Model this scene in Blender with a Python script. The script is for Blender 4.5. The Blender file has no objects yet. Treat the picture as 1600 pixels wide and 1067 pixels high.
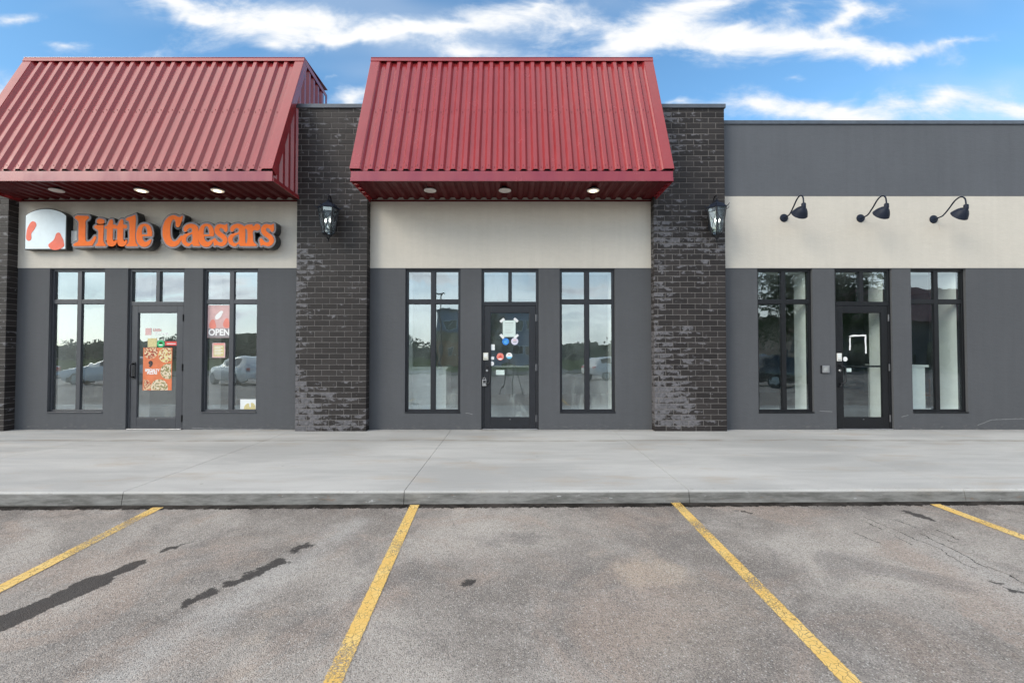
import bpy, bmesh, math, random
from mathutils import Vector, Matrix
R = math.radians
sc = bpy.context.scene
col = sc.collection
rng = random.Random(11)

# ------------------------------------------------------------------ measuring
H = 1.374                      # camera height above the sidewalk at the wall
FPX = 711.1                    # focal length in photo pixels (16 mm on a 36 mm sensor)
PITCH = R(1.2)
def ray(px, py):
    u = (px-800)/FPX; v = (533.5-py)/FPX
    return Vector((u, math.cos(PITCH)-v*math.sin(PITCH), math.sin(PITCH)+v*math.cos(PITCH)))
def at(px, py, Y):
    d = ray(px, py); t = Y/d.y
    return Vector((d.x*t, Y, H+d.z*t))
def kerb_y(x): return 4.51+.0101*x
def gz(x, y): return -.121+.0017*x-.024*(kerb_y(x)-y)
def on_lot(px, py):
    d = ray(px, py); t = 3.0
    for _ in range(40):
        z = gz(d.x*t, d.y*t); t = (z-H)/d.z
    return Vector((d.x*t, d.y*t, z))

WY = 8.0                       # face of the stucco walls
PY = 7.83                      # face of the brick piers

# ------------------------------------------------------------------ node helpers
def new_mat(name):
    m = bpy.data.materials.new(name); m.use_nodes = True
    nt = m.node_tree; nt.nodes.clear()
    out = nt.nodes.new('ShaderNodeOutputMaterial')
    return m, nt, out
def put(nt, sock, v):
    if isinstance(v, bpy.types.NodeSocket): nt.links.new(v, sock)
    elif isinstance(v, (int, float)):
        try: sock.default_value = v
        except TypeError: sock.default_value = (v, v, v, 1) if len(sock.default_value) == 4 else (v, v, v)
    else:
        v = tuple(v)
        if len(sock.default_value) == 4 and len(v) == 3: v = v+(1,)
        sock.default_value = v
def M(nt, op, a, b=0.0, c=None, clamp=False):
    n = nt.nodes.new('ShaderNodeMath'); n.operation = op; n.use_clamp = clamp
    put(nt, n.inputs[0], a); put(nt, n.inputs[1], b)
    if c is not None: put(nt, n.inputs[2], c)
    return n.outputs[0]
def mixc(nt, fac, a, b, mode='MIX'):
    n = nt.nodes.new('ShaderNodeMix'); n.data_type = 'RGBA'; n.blend_type = mode
    put(nt, n.inputs[0], fac); put(nt, n.inputs[6], a); put(nt, n.inputs[7], b)
    return n.outputs[2]
DIM = ['3D']
def noise(nt, vec, scale, detail=3, rough=.5, dist=0.0, out=0):
    n = nt.nodes.new('ShaderNodeTexNoise'); n.noise_dimensions = DIM[0]
    if vec is not None: nt.links.new(vec, n.inputs['Vector'])
    n.inputs['Scale'].default_value = scale; n.inputs['Detail'].default_value = detail
    n.inputs['Roughness'].default_value = rough; n.inputs['Distortion'].default_value = dist
    return n.outputs[out]
def vor(nt, vec, scale, feature='F1', out='Distance', rnd=1.0):
    n = nt.nodes.new('ShaderNodeTexVoronoi'); n.feature = feature; n.voronoi_dimensions = DIM[0]
    nt.links.new(vec, n.inputs['Vector']); n.inputs['Scale'].default_value = scale
    n.inputs['Randomness'].default_value = rnd
    return n.outputs[out]
def ramp(nt, fac, a, b, lo=0.0, hi=1.0, smooth=True):
    n = nt.nodes.new('ShaderNodeMapRange'); n.interpolation_type = 'SMOOTHSTEP' if smooth else 'LINEAR'
    put(nt, n.inputs[0], fac); n.inputs[1].default_value = a; n.inputs[2].default_value = b
    n.inputs[3].default_value = lo; n.inputs[4].default_value = hi
    return n.outputs[0]
def mapping(nt, vec, loc=(0, 0, 0), rot=(0, 0, 0), scale=(1, 1, 1), vt='POINT'):
    n = nt.nodes.new('ShaderNodeMapping'); n.vector_type = vt
    nt.links.new(vec, n.inputs[0]); n.inputs[1].default_value = loc
    n.inputs[2].default_value = rot; n.inputs[3].default_value = scale
    return n.outputs[0]
def position(nt):
    return nt.nodes.new('ShaderNodeNewGeometry').outputs['Position']
def objcoord(nt):
    return nt.nodes.new('ShaderNodeTexCoord').outputs['Object']
def sep(nt, v):
    n = nt.nodes.new('ShaderNodeSeparateXYZ'); nt.links.new(v, n.inputs[0]); return n.outputs
def comb(nt, x, y, z):
    n = nt.nodes.new('ShaderNodeCombineXYZ')
    put(nt, n.inputs[0], x); put(nt, n.inputs[1], y); put(nt, n.inputs[2], z); return n.outputs[0]
def bump(nt, h, strength=.3, dist=.01):
    n = nt.nodes.new('ShaderNodeBump'); nt.links.new(h, n.inputs['Height'])
    n.inputs['Strength'].default_value = strength; n.inputs['Distance'].default_value = dist
    return n.outputs[0]
def bsdf(nt, out, color, rough=.6, metal=0.0, spec=.5, normal=None, emit=None, estr=0.0, coat=0.0):
    n = nt.nodes.new('ShaderNodeBsdfPrincipled')
    put(nt, n.inputs['Base Color'], color); put(nt, n.inputs['Roughness'], rough)
    put(nt, n.inputs['Metallic'], metal); put(nt, n.inputs['Specular IOR Level'], spec)
    n.inputs['Coat Weight'].default_value = coat
    if normal is not None: nt.links.new(normal, n.inputs['Normal'])
    if emit is not None:
        put(nt, n.inputs['Emission Color'], emit); n.inputs['Emission Strength'].default_value = estr
    nt.links.new(n.outputs[0], out.inputs[0])
    return n

# ------------------------------------------------------------------ materials
def simple(name, c, rough=.5, metal=0.0, spec=.5, var=.12, vscale=9, bmp=0.0, bscale=120, coat=0.0, emit=None, estr=0):
    m, nt, out = new_mat(name)
    p = position(nt)
    f = noise(nt, p, vscale, 4, .6)
    c2 = mixc(nt, ramp(nt, f, .3, .7), [x*(1-var) for x in c], [min(1, x*(1+var)) for x in c])
    nrm = bump(nt, noise(nt, p, bscale, 3), bmp, .004) if bmp else None
    rg = ramp(nt, noise(nt, p, vscale*2.3, 3), .3, .7, max(.02, rough-.07), rough+.07)
    bsdf(nt, out, c2, rg, metal, spec, nrm, emit, estr, coat)
    return m

def capsule(nt, xy, a, b, r):
    """signed distance-like value: <0 inside a stroke from a to b of radius r (ground metres)"""
    x, y = xy
    dx, dy = b[0]-a[0], b[1]-a[1]; L2 = max(dx*dx+dy*dy, 1e-6)
    px = M(nt, 'SUBTRACT', x, a[0]); py = M(nt, 'SUBTRACT', y, a[1])
    t = M(nt, 'ADD', M(nt, 'MULTIPLY', px, dx/L2), M(nt, 'MULTIPLY', py, dy/L2), clamp=True)
    ex = M(nt, 'SUBTRACT', px, M(nt, 'MULTIPLY', t, dx)); ey = M(nt, 'SUBTRACT', py, M(nt, 'MULTIPLY', t, dy))
    d = M(nt, 'SQRT', M(nt, 'ADD', M(nt, 'MULTIPLY', ex, ex), M(nt, 'MULTIPLY', ey, ey)))
    return M(nt, 'SUBTRACT', d, r)

def stucco(name, c, var=.06, streak=.05, cracks=(), ccol=(.42, .42, .42)):
    m, nt, out = new_mat(name); p = position(nt)
    big = noise(nt, p, .9, 5, .6)
    st = noise(nt, mapping(nt, p, scale=(5, 5, .35)), 1.6, 4, .6)
    fine = noise(nt, p, 160, 2, .6)
    trowel = noise(nt, mapping(nt, p, scale=(3, 3, 9)), 2.2, 4, .65, .8)
    a = M(nt, 'ADD', M(nt, 'MULTIPLY', M(nt, 'SUBTRACT', big, .5), var*4), M(nt, 'MULTIPLY', M(nt, 'SUBTRACT', st, .5), streak*4))
    a = M(nt, 'ADD', a, M(nt, 'MULTIPLY', M(nt, 'SUBTRACT', fine, .5), .28))
    a = M(nt, 'ADD', a, M(nt, 'MULTIPLY', M(nt, 'SUBTRACT', trowel, .5), .14))
    fac = M(nt, 'ADD', 1.0, a)
    n = nt.nodes.new('ShaderNodeVectorMath'); n.operation = 'SCALE'
    n.inputs[0].default_value = c; nt.links.new(fac, n.inputs['Scale'])
    # dust splashed on the foot of the wall and pale scuffs
    z = sep(nt, p)[2]
    dust = M(nt, 'MULTIPLY', ramp(nt, z, .0, .16, 1, 0), ramp(nt, noise(nt, mapping(nt, p, scale=(3, 3, 9)), 3, 5, .7), .5, .72))
    cc = mixc(nt, M(nt, 'MULTIPLY', dust, .30), n.outputs[0], (.30, .28, .26))
    sx = noise(nt, mapping(nt, p, scale=(1.6, 1.6, 6)), 2.3, 6, .75)
    scuff = M(nt, 'MULTIPLY', ramp(nt, sx, .735, .755), ramp(nt, z, .25, .5, 1, 0))
    cc = mixc(nt, M(nt, 'MULTIPLY', scuff, .5), cc, (.5, .5, .5))
    if cracks:
        s3 = sep(nt, p); wv_ = M(nt, 'MULTIPLY', M(nt, 'SUBTRACT', noise(nt, p, 14, 4, .7), .5), .035); crk = None
        for a, b in cracks:
            qa, qb = at(*a, WY), at(*b, WY)
            k = ramp(nt, capsule(nt, (s3[0], M(nt, 'ADD', s3[2], wv_)), (qa.x, qa.z), (qb.x, qb.z), .002), -.002, .006, 1, 0)
            crk = k if crk is None else M(nt, 'MAXIMUM', crk, k)
        cc = mixc(nt, M(nt, 'MULTIPLY', crk, .42), cc, ccol)
    h = M(nt, 'ADD', M(nt, 'MULTIPLY', noise(nt, p, 90, 4, .7), 1.0), M(nt, 'MULTIPLY', trowel, 1.6))
    bsdf(nt, out, cc, .8, 0, .3, bump(nt, h, .35, .006))
    return m

MAT = {}
MAT['stucco_dark'] = stucco('charcoal stucco', (.084, .0865, .094), cracks=(((1528, 664), (1550, 655.5)), ((1550, 655.5), (1600, 654)), ((1281, 642), (1300, 643)), ((1409, 651), (1419, 648.5)), ((728, 645), (738, 647)), ((300, 669), (440, 671))))
MAT['stucco_beige'] = stucco('beige stucco', (.565, .525, .465), .03, .035, cracks=(((1466.5, 351), (1467.5, 359)),), ccol=(.36, .19, .09))
MAT['stucco_grey'] = stucco('slate stucco', (.104, .110, .124))

def brick_mat():
    m, nt, out = new_mat('charcoal glazed brick'); p = position(nt)
    uvn = nt.nodes.new('ShaderNodeUVMap'); uvn.uv_map = 'face'
    rn = nt.nodes.new('ShaderNodeUVMap'); rn.uv_map = 'rnd'
    uv = sep(nt, uvn.outputs[0]); rr = sep(nt, rn.outputs[0])
    warp = noise(nt, mapping(nt, p, scale=(1, 1, 2.1)), 9, 5, .62, .5)
    # wear eats into each brick from its edges, deepest along the bottom corners
    v = uv[1]; u = uv[0]
    shape = M(nt, 'SUBTRACT', M(nt, 'MULTIPLY', M(nt, 'SUBTRACT', v, .42), .20), M(nt, 'MULTIPLY', M(nt, 'POWER', M(nt, 'ABSOLUTE', M(nt, 'SUBTRACT', u, .5)), 2.0), .35))
    val = M(nt, 'ADD', M(nt, 'ADD', warp, shape), rr[1])
    val = M(nt, 'ADD', val, M(nt, 'MULTIPLY', M(nt, 'SUBTRACT', noise(nt, p, 2.6, 4, .6), .5), .62))
    mask = ramp(nt, val, .585, .65)
    fine = noise(nt, p, 130, 3, .65)
    dark = mixc(nt, rr[0], (.015, .0118, .0112), (.033, .0275, .026))
    dark = mixc(nt, ramp(nt, fine, .35, .75, 0, .35), dark, (.055, .05, .052))
    pale = mixc(nt, ramp(nt, noise(nt, p, 22, 4, .7), .3, .7), (.10, .096, .104), (.185, .178, .19))
    pale = mixc(nt, ramp(nt, noise(nt, p, 60, 3), .68, .74), pale, (.05, .05, .055))
    c = mixc(nt, M(nt, 'MULTIPLY', mask, .86), dark, pale)
    h = M(nt, 'ADD', M(nt, 'MULTIPLY', fine, .7), M(nt, 'MULTIPLY', mask, .25))
    bsdf(nt, out, c, ramp(nt, mask, 0, 1, .55, .40), 0, .26, bump(nt, h, .4, .004))
    return m
MAT['brick'] = brick_mat()
MAT['mortar'] = simple('grey mortar', (.165, .152, .146), .9, bmp=.4)

def metal_paint(name, c, rough=.36, spec=.8, coat=0.0):
    m, nt, out = new_mat(name); p = position(nt)
    f = noise(nt, mapping(nt, p, scale=(1, 1, .35)), 3.2, 5, .6)
    cc = mixc(nt, ramp(nt, f, .3, .72), [x*.95 for x in c], [x*1.05 for x in c])
    dirt = ramp(nt, noise(nt, mapping(nt, p, scale=(9, 9, .8)), 1.3, 5, .7), .5, .8, 0, .07)
    cc = mixc(nt, dirt, cc, (.33, .24, .23))
    oil = noise(nt, p, 2.4, 2, .5)
    bsdf(nt, out, cc, ramp(nt, f, .3, .7, rough-.05, rough+.08), 0, spec, bump(nt, oil, .05, .03), coat=coat)
    return m
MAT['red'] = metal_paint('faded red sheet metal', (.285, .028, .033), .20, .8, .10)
MAT['red_dark'] = metal_paint('red soffit sheet metal', (.085, .0068, .0088), .5, .22)  # underside shade put into a darker red than the roof sheet
MAT['foam'] = simple('black foam closure', (.006, .006, .006), .95)
MAT['cap'] = simple('slate cap flashing', (.085, .10, .125), .42, spec=.5)
MAT['frame_grey'] = simple('anthracite aluminium', (.055, .057, .066), .42, .25, var=.06)
MAT['frame_dark'] = simple('dark bronze aluminium', (.020, .021, .026), .40, .25, var=.08)
MAT['frame_black'] = simple('black aluminium', (.0085, .009, .011), .38, .2, var=.1)
MAT['black_metal'] = simple('black iron', (.012, .013, .017), .42, .3, var=.15, bmp=.2)
MAT['navy_metal'] = simple('blue black enamel', (.013, .018, .033), .55, 0, spec=.22, var=.15)
MAT['steel'] = simple('satin steel', (.42, .42, .43), .35, .8)
MAT['hinge'] = simple('dull hinge steel', (.16, .16, .17), .4, .7)
MAT['white_plastic'] = simple('off white plastic', (.68, .67, .64), .45, var=.04)
MAT['cream_plastic'] = simple('cream plastic', (.62, .60, .52), .45, var=.04)
MAT['grey_plastic'] = simple('grey plastic', (.30, .31, .31), .5)
MAT['paper'] = simple('white paper', (.72, .74, .74), .8, var=.03)
MAT['paper_green'] = simple('pale green paper', (.56, .66, .63), .8, var=.05)
MAT['tape'] = simple('white tape', (.80, .80, .80), .4, var=.03)
MAT['white'] = simple('white painted board', (.84, .85, .85), .6, var=.03)
MAT['wood'] = simple('brown wood', (.20, .10, .055), .5, var=.3, vscale=14)
MAT['wall_in'] = simple('interior wall paint', (.62, .62, .60), .8, var=.03)
MAT['wall_in_dark'] = simple('interior grey green wall', (.17, .20, .20), .8, var=.05)
MAT['floor_in'] = simple('interior tile floor', (.30, .28, .26), .35, var=.1)
MAT['ceil_in'] = simple('ceiling tile', (.55, .55, .54), .85, var=.03)
MAT['roofing'] = simple('grey roofing', (.12, .12, .12), .9)
MAT['orange'] = simple('orange acrylic', (.96, .20, .040), .6, spec=.15, var=.03)
MAT['can_black'] = simple('black letter return', (.011, .011, .013), .4)
MAT['trim_grey'] = simple('grey letter backing', (.25, .225, .235), .6, var=.05)
MAT['logo_white'] = simple('white acrylic face', (.70, .80, .86), .35, var=.03)
MAT['logo_red'] = simple('orange red vinyl', (.78, .11, .05), .45, var=.05)
MAT['ink_dark'] = simple('dark ink', (.03, .03, .035), .7)
MAT['ink_white'] = simple('white ink', (.80, .80, .80), .6, var=.02)
MAT['ink_red'] = simple('red vinyl', (.60, .05, .045), .5, var=.05)
MAT['ink_pink'] = simple('sun bleached red vinyl', (.62, .40, .39), .6, var=.1)
MAT['poster_orange'] = simple('orange poster paper', (.64, .17, .065), .6, var=.1)
MAT['green_vinyl'] = simple('green vinyl', (.03, .42, .16), .5, var=.05)
MAT['yellow_paper'] = simple('pale yellow paper', (.58, .50, .25), .7, var=.12, vscale=60)
MAT['blue_vinyl'] = simple('blue vinyl', (.03, .20, .62), .5, var=.06)
MAT['sky_vinyl'] = simple('light blue vinyl', (.12, .48, .70), .5, var=.06)
MAT['lilac_vinyl'] = simple('pale lilac vinyl', (.60, .57, .68), .5, var=.05)
MAT['coral_vinyl'] = simple('coral vinyl', (.72, .22, .17), .5, var=.06)
MAT['rubber'] = simple('tyre rubber', (.018, .018, .018), .85)
MAT['car_white'] = simple('white car paint', (.86, .83, .78), .25, coat=.7, var=.02)
MAT['car_silver'] = simple('silver car paint', (.36, .38, .40), .3, .5, coat=.7, var=.02)
MAT['car_black'] = simple('black car paint', (.010, .011, .014), .25, coat=.8, var=.05)
MAT['car_glass'] = simple('dark car glass', (.012, .015, .017), .06, spec=.8)
MAT['bark'] = simple('bark', (.075, .055, .040), .9, var=.3, bmp=.8)
MAT['far_grey'] = simple('grey blue cladding', (.20, .25, .34), .8, var=.05, vscale=1)
MAT['far_tan'] = simple('tan brick', (.33, .24, .13), .85, var=.08, vscale=2)
MAT['far_orange'] = simple('orange brick', (.42, .20, .08), .85, var=.08, vscale=2)
MAT['far_brick'] = simple('red brick', (.15, .13, .12), .85, var=.15, vscale=2)
MAT['far_canopy'] = simple('faded pink canopy', (.36, .20, .19), .7, var=.1, vscale=2)
MAT['tarmac'] = simple('road tarmac', (.09, .09, .09), .9)

def pizza_mat(name, a, b, c):
    m, nt, out = new_mat(name); p = position(nt)
    f = vor(nt, p, 46, 'F1', 'Color'); s = sep(nt, f)
    k = mixc(nt, ramp(nt, s[0], .30, .36), a, b)
    k = mixc(nt, ramp(nt, s[1], .66, .70), k, c)
    bsdf(nt, out, k, .6)
    return m
MAT['pizza_red'] = pizza_mat('pepperoni pizza print', (.50, .10, .04), (.66, .50, .30), (.30, .05, .03))
MAT['pizza_yellow'] = pizza_mat('cheese pizza print', (.62, .50, .16), (.66, .58, .36), (.42, .12, .06))
MAT['pizza_mixed'] = pizza_mat('vegetable pizza print', (.56, .40, .24), (.66, .56, .42), (.22, .20, .08))

def leaf_mat(name, a, b):
    m, nt, out = new_mat(name); p = position(nt)
    f = noise(nt, p, 2.2, 4, .7); g = noise(nt, p, 25, 2)
    c = mixc(nt, ramp(nt, M(nt, 'ADD', M(nt, 'MULTIPLY', f, .6), M(nt, 'MULTIPLY', g, .4)), .35, .65), a, b)
    d = nt.nodes.new('ShaderNodeBsdfDiffuse'); t = nt.nodes.new('ShaderNodeBsdfTranslucent')
    nt.links.new(c, d.inputs[0]); nt.links.new(c, t.inputs[0])
    mx = nt.nodes.new('ShaderNodeMixShader'); mx.inputs[0].default_value = .3
    nt.links.new(d.outputs[0], mx.inputs[1]); nt.links.new(t.outputs[0], mx.inputs[2])
    nt.links.new(mx.outputs[0], out.inputs[0])
    return m
MAT['leaf'] = leaf_mat('green leaves', (.030, .065, .022), (.085, .14, .045))
MAT['leaf_dark'] = leaf_mat('dark green leaves', (.022, .045, .020), (.060, .095, .040))
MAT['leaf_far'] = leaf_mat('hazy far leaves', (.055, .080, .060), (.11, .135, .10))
MAT['grass'] = leaf_mat('verge grass', (.045, .085, .025), (.10, .14, .05))

def glass_mat(name, tint, refl, wave=.5, fog=0.0, seed=0.0, fogcol=(.60, .68, .66), dust=0.0):
    """coated double glazing: part mirror, part clear, a little dust and painted pale haze"""
    m, nt, out = new_mat(name); p = position(nt)
    q = mapping(nt, p, loc=(seed, seed*.7, seed*1.3))
    w = noise(nt, mapping(nt, q, scale=(1, 1, .6)), 2.3, 2, .5, .3)
    nrm = bump(nt, w, wave, .02)
    g = nt.nodes.new('ShaderNodeBsdfGlossy'); g.inputs['Roughness'].default_value = .006
    g.inputs[0].default_value = (.82, .93, 1, 1)
    nt.links.new(nrm, g.inputs['Normal'])
    t = nt.nodes.new('ShaderNodeBsdfTransparent'); t.inputs[0].default_value = (*tint, 1)
    lw = nt.nodes.new('ShaderNodeLayerWeight'); lw.inputs[0].default_value = .5
    fac = M(nt, 'ADD', refl, M(nt, 'MULTIPLY', M(nt, 'POWER', lw.outputs[1], 4.0), .6), clamp=True)
    mx = nt.nodes.new('ShaderNodeMixShader'); nt.links.new(fac, mx.inputs[0])
    nt.links.new(t.outputs[0], mx.inputs[1]); nt.links.new(g.outputs[0], mx.inputs[2])
    d = nt.nodes.new('ShaderNodeBsdfDiffuse'); d.inputs[0].default_value = (*fogcol, 1)
    z = sep(nt, p)[2]
    sm = noise(nt, mapping(nt, q, scale=(2.6, 2.6, 1.1)), 1.5, 5, .62, .7)
    low = ramp(nt, z, .15, 1.1, 1, .25)
    edge = ramp(nt, noise(nt, q, 3.0, 5, .7), .35, .75)
    f2 = M(nt, 'MULTIPLY', M(nt, 'MULTIPLY', ramp(nt, sm, .42, .68), low), fog)
    f2 = M(nt, 'ADD', f2, M(nt, 'ADD', dust, M(nt, 'MULTIPLY', edge, .018 if fog < .8 else .34)))
    mx2 = nt.nodes.new('ShaderNodeMixShader'); nt.links.new(f2, mx2.inputs[0])
    nt.links.new(mx.outputs[0], mx2.inputs[1]); nt.links.new(d.outputs[0], mx2.inputs[2])
    nt.links.new(mx2.outputs[0], out.inputs[0])
    return m
MAT['glass_left'] = glass_mat('coated glass', (.92, .95, .93), .30, .08, .10, 3.0, (.66, .66, .60), .035)  # pale tan haze in the panes stands in for the bright room inside
MAT['glass_mid'] = glass_mat('misted coated glass', (.88, .94, .92), .30, .10, .26, 9.0, (.60, .68, .66), .035)
MAT['glass_right'] = glass_mat('clear glass', (.90, .97, .95), .20, .13, .05, 17.0)
MAT['glass_lantern'] = glass_mat('seeded lantern glass', (.72, .80, .84), .22, .9, .9, 5.0, (.34, .40, .46))

def lamp_mat(name, c, s):
    m, nt, out = new_mat(name); p = position(nt)
    bsdf(nt, out, (.7, .7, .66), .5, emit=c, estr=s); return m
MAT['lens_off'] = simple('frosted lens', (.62, .57, .52), .5, var=.03)
MAT['lens_on'] = lamp_mat('lit lens', (1, .82, .55), .22)
MAT['lamp_core'] = lamp_mat('lit lamp', (1, .88, .60), 2.2)
MAT['bulb'] = lamp_mat('lit lantern bulb', (1, .93, .82), 7)

def concrete(name, face=False):
    m, nt, out = new_mat(name); p = position(nt); s = sep(nt, p)
    big = noise(nt, mapping(nt, p, scale=(.35, 1, 1)), 1.1, 6, .62, .4)
    streak = noise(nt, mapping(nt, p, scale=(.22, 2.4, 2.4)), 3.0, 9, .68, .5)
    fine = noise(nt, p, 120, 3, .7); spk = noise(nt, p, 34, 4, .7)
    c = mixc(nt, ramp(nt, big, .3, .7), (.39, .385, .375), (.56, .55, .53))
    c = mixc(nt, ramp(nt, streak, .48, .74, 0, .45), c, (.32, .32, .32))
    c = mixc(nt, ramp(nt, fine, .35, .75, 0, .45), c, (.31, .30, .285))
    c = mixc(nt, ramp(nt, spk, .70, .76, 0, .5), c, (.66, .66, .66))
    gum = M(nt, 'MULTIPLY', ramp(nt, vor(nt, p, 2.6, 'F1', 'Distance'), .035, .05, 1, 0), ramp(nt, sep(nt, vor(nt, p, 2.6, 'F1', 'Color'))[0], .5, .55))
    c = mixc(nt, M(nt, 'MULTIPLY', gum, .5), c, (.2, .19, .18))
    # dirt line where the canopies drip, rust tints, slate coloured wipes on the left
    drip = ramp(nt, M(nt, 'ABSOLUTE', M(nt, 'ADD', M(nt, 'SUBTRACT', s[1], 7.02), M(nt, 'MULTIPLY', M(nt, 'SUBTRACT', big, .5), .35))), .0, .10, 1, 0)
    drip = M(nt, 'MULTIPLY', drip, ramp(nt, noise(nt, mapping(nt, p, scale=(1.2, 4, 1)), 2, 4), .36, .6))
    c = mixc(nt, M(nt, 'MULTIPLY', drip, .75), c, (.26, .225, .18))
    rust = ramp(nt, noise(nt, mapping(nt, p, loc=(4, 0, 0), scale=(.5, 1.7, 1)), 1.5, 6, .7), .52, .72, 0, .55)
    c = mixc(nt, rust, c, (.40, .325, .25))
    lx = M(nt, 'MULTIPLY', ramp(nt, s[0], -7.2, -4.6, 1, 0), ramp(nt, noise(nt, mapping(nt, p, rot=(0, 0, R(24)), scale=(.5, 2.6, 1)), 1.5, 5, .6), .46, .66))
    c = mixc(nt, M(nt, 'MULTIPLY', lx, .38), c, (.30, .325, .36))
    jl = M(nt, 'ABSOLUTE', M(nt, 'ADD', M(nt, 'SUBTRACT', s[1], 7.03), M(nt, 'MULTIPLY', M(nt, 'SUBTRACT', noise(nt, mapping(nt, p, scale=(1, .2, 1)), 1.4, 4, .6), .5), .12)))
    jm = M(nt, 'MULTIPLY', ramp(nt, jl, .004, .016, 1, 0), ramp(nt, noise(nt, mapping(nt, p, loc=(7, 0, 0), scale=(.6, .1, 1)), 1.2, 3), .42, .55))
    c = mixc(nt, M(nt, 'MULTIPLY', jm, .6), c, (.14, .115, .09))
    chip = M(nt, 'MULTIPLY', ramp(nt, noise(nt, mapping(nt, p, scale=(1, 1, 1)), 11, 5, .75), .60, .64), ramp(nt, M(nt, 'SUBTRACT', s[1], M(nt, 'MULTIPLY', s[0], .0101)), 4.53, 4.66, 1, 0))
    c = mixc(nt, M(nt, 'MULTIPLY', chip, .5), c, (.27, .25, .23))
    # grime at the foot of the walls
    foot = M(nt, 'MULTIPLY', ramp(nt, s[1], 7.80, 7.99), ramp(nt, noise(nt, p, 6, 5, .7), .35, .6))
    c = mixc(nt, M(nt, 'MULTIPLY', foot, .45), c, (.17, .16, .15))
    # formed kerb face: darker and stained below the rounded nose
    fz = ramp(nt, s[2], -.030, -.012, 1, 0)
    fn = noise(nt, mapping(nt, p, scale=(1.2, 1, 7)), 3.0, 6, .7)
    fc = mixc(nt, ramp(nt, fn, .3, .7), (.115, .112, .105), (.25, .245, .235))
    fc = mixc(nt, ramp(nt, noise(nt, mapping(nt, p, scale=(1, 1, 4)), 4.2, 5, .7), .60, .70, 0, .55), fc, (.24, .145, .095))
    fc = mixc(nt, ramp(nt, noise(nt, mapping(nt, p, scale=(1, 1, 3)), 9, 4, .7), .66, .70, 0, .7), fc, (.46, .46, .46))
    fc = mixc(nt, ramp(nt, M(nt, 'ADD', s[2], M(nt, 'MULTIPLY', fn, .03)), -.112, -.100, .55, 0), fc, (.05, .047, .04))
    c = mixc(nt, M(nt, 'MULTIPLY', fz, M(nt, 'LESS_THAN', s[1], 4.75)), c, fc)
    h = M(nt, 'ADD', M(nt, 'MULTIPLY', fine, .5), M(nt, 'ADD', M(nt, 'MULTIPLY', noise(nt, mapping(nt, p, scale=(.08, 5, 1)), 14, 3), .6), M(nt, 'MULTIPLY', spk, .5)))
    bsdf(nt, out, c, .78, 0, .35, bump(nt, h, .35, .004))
    return m
MAT['concrete'] = concrete('weathered broom finished concrete')

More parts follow.
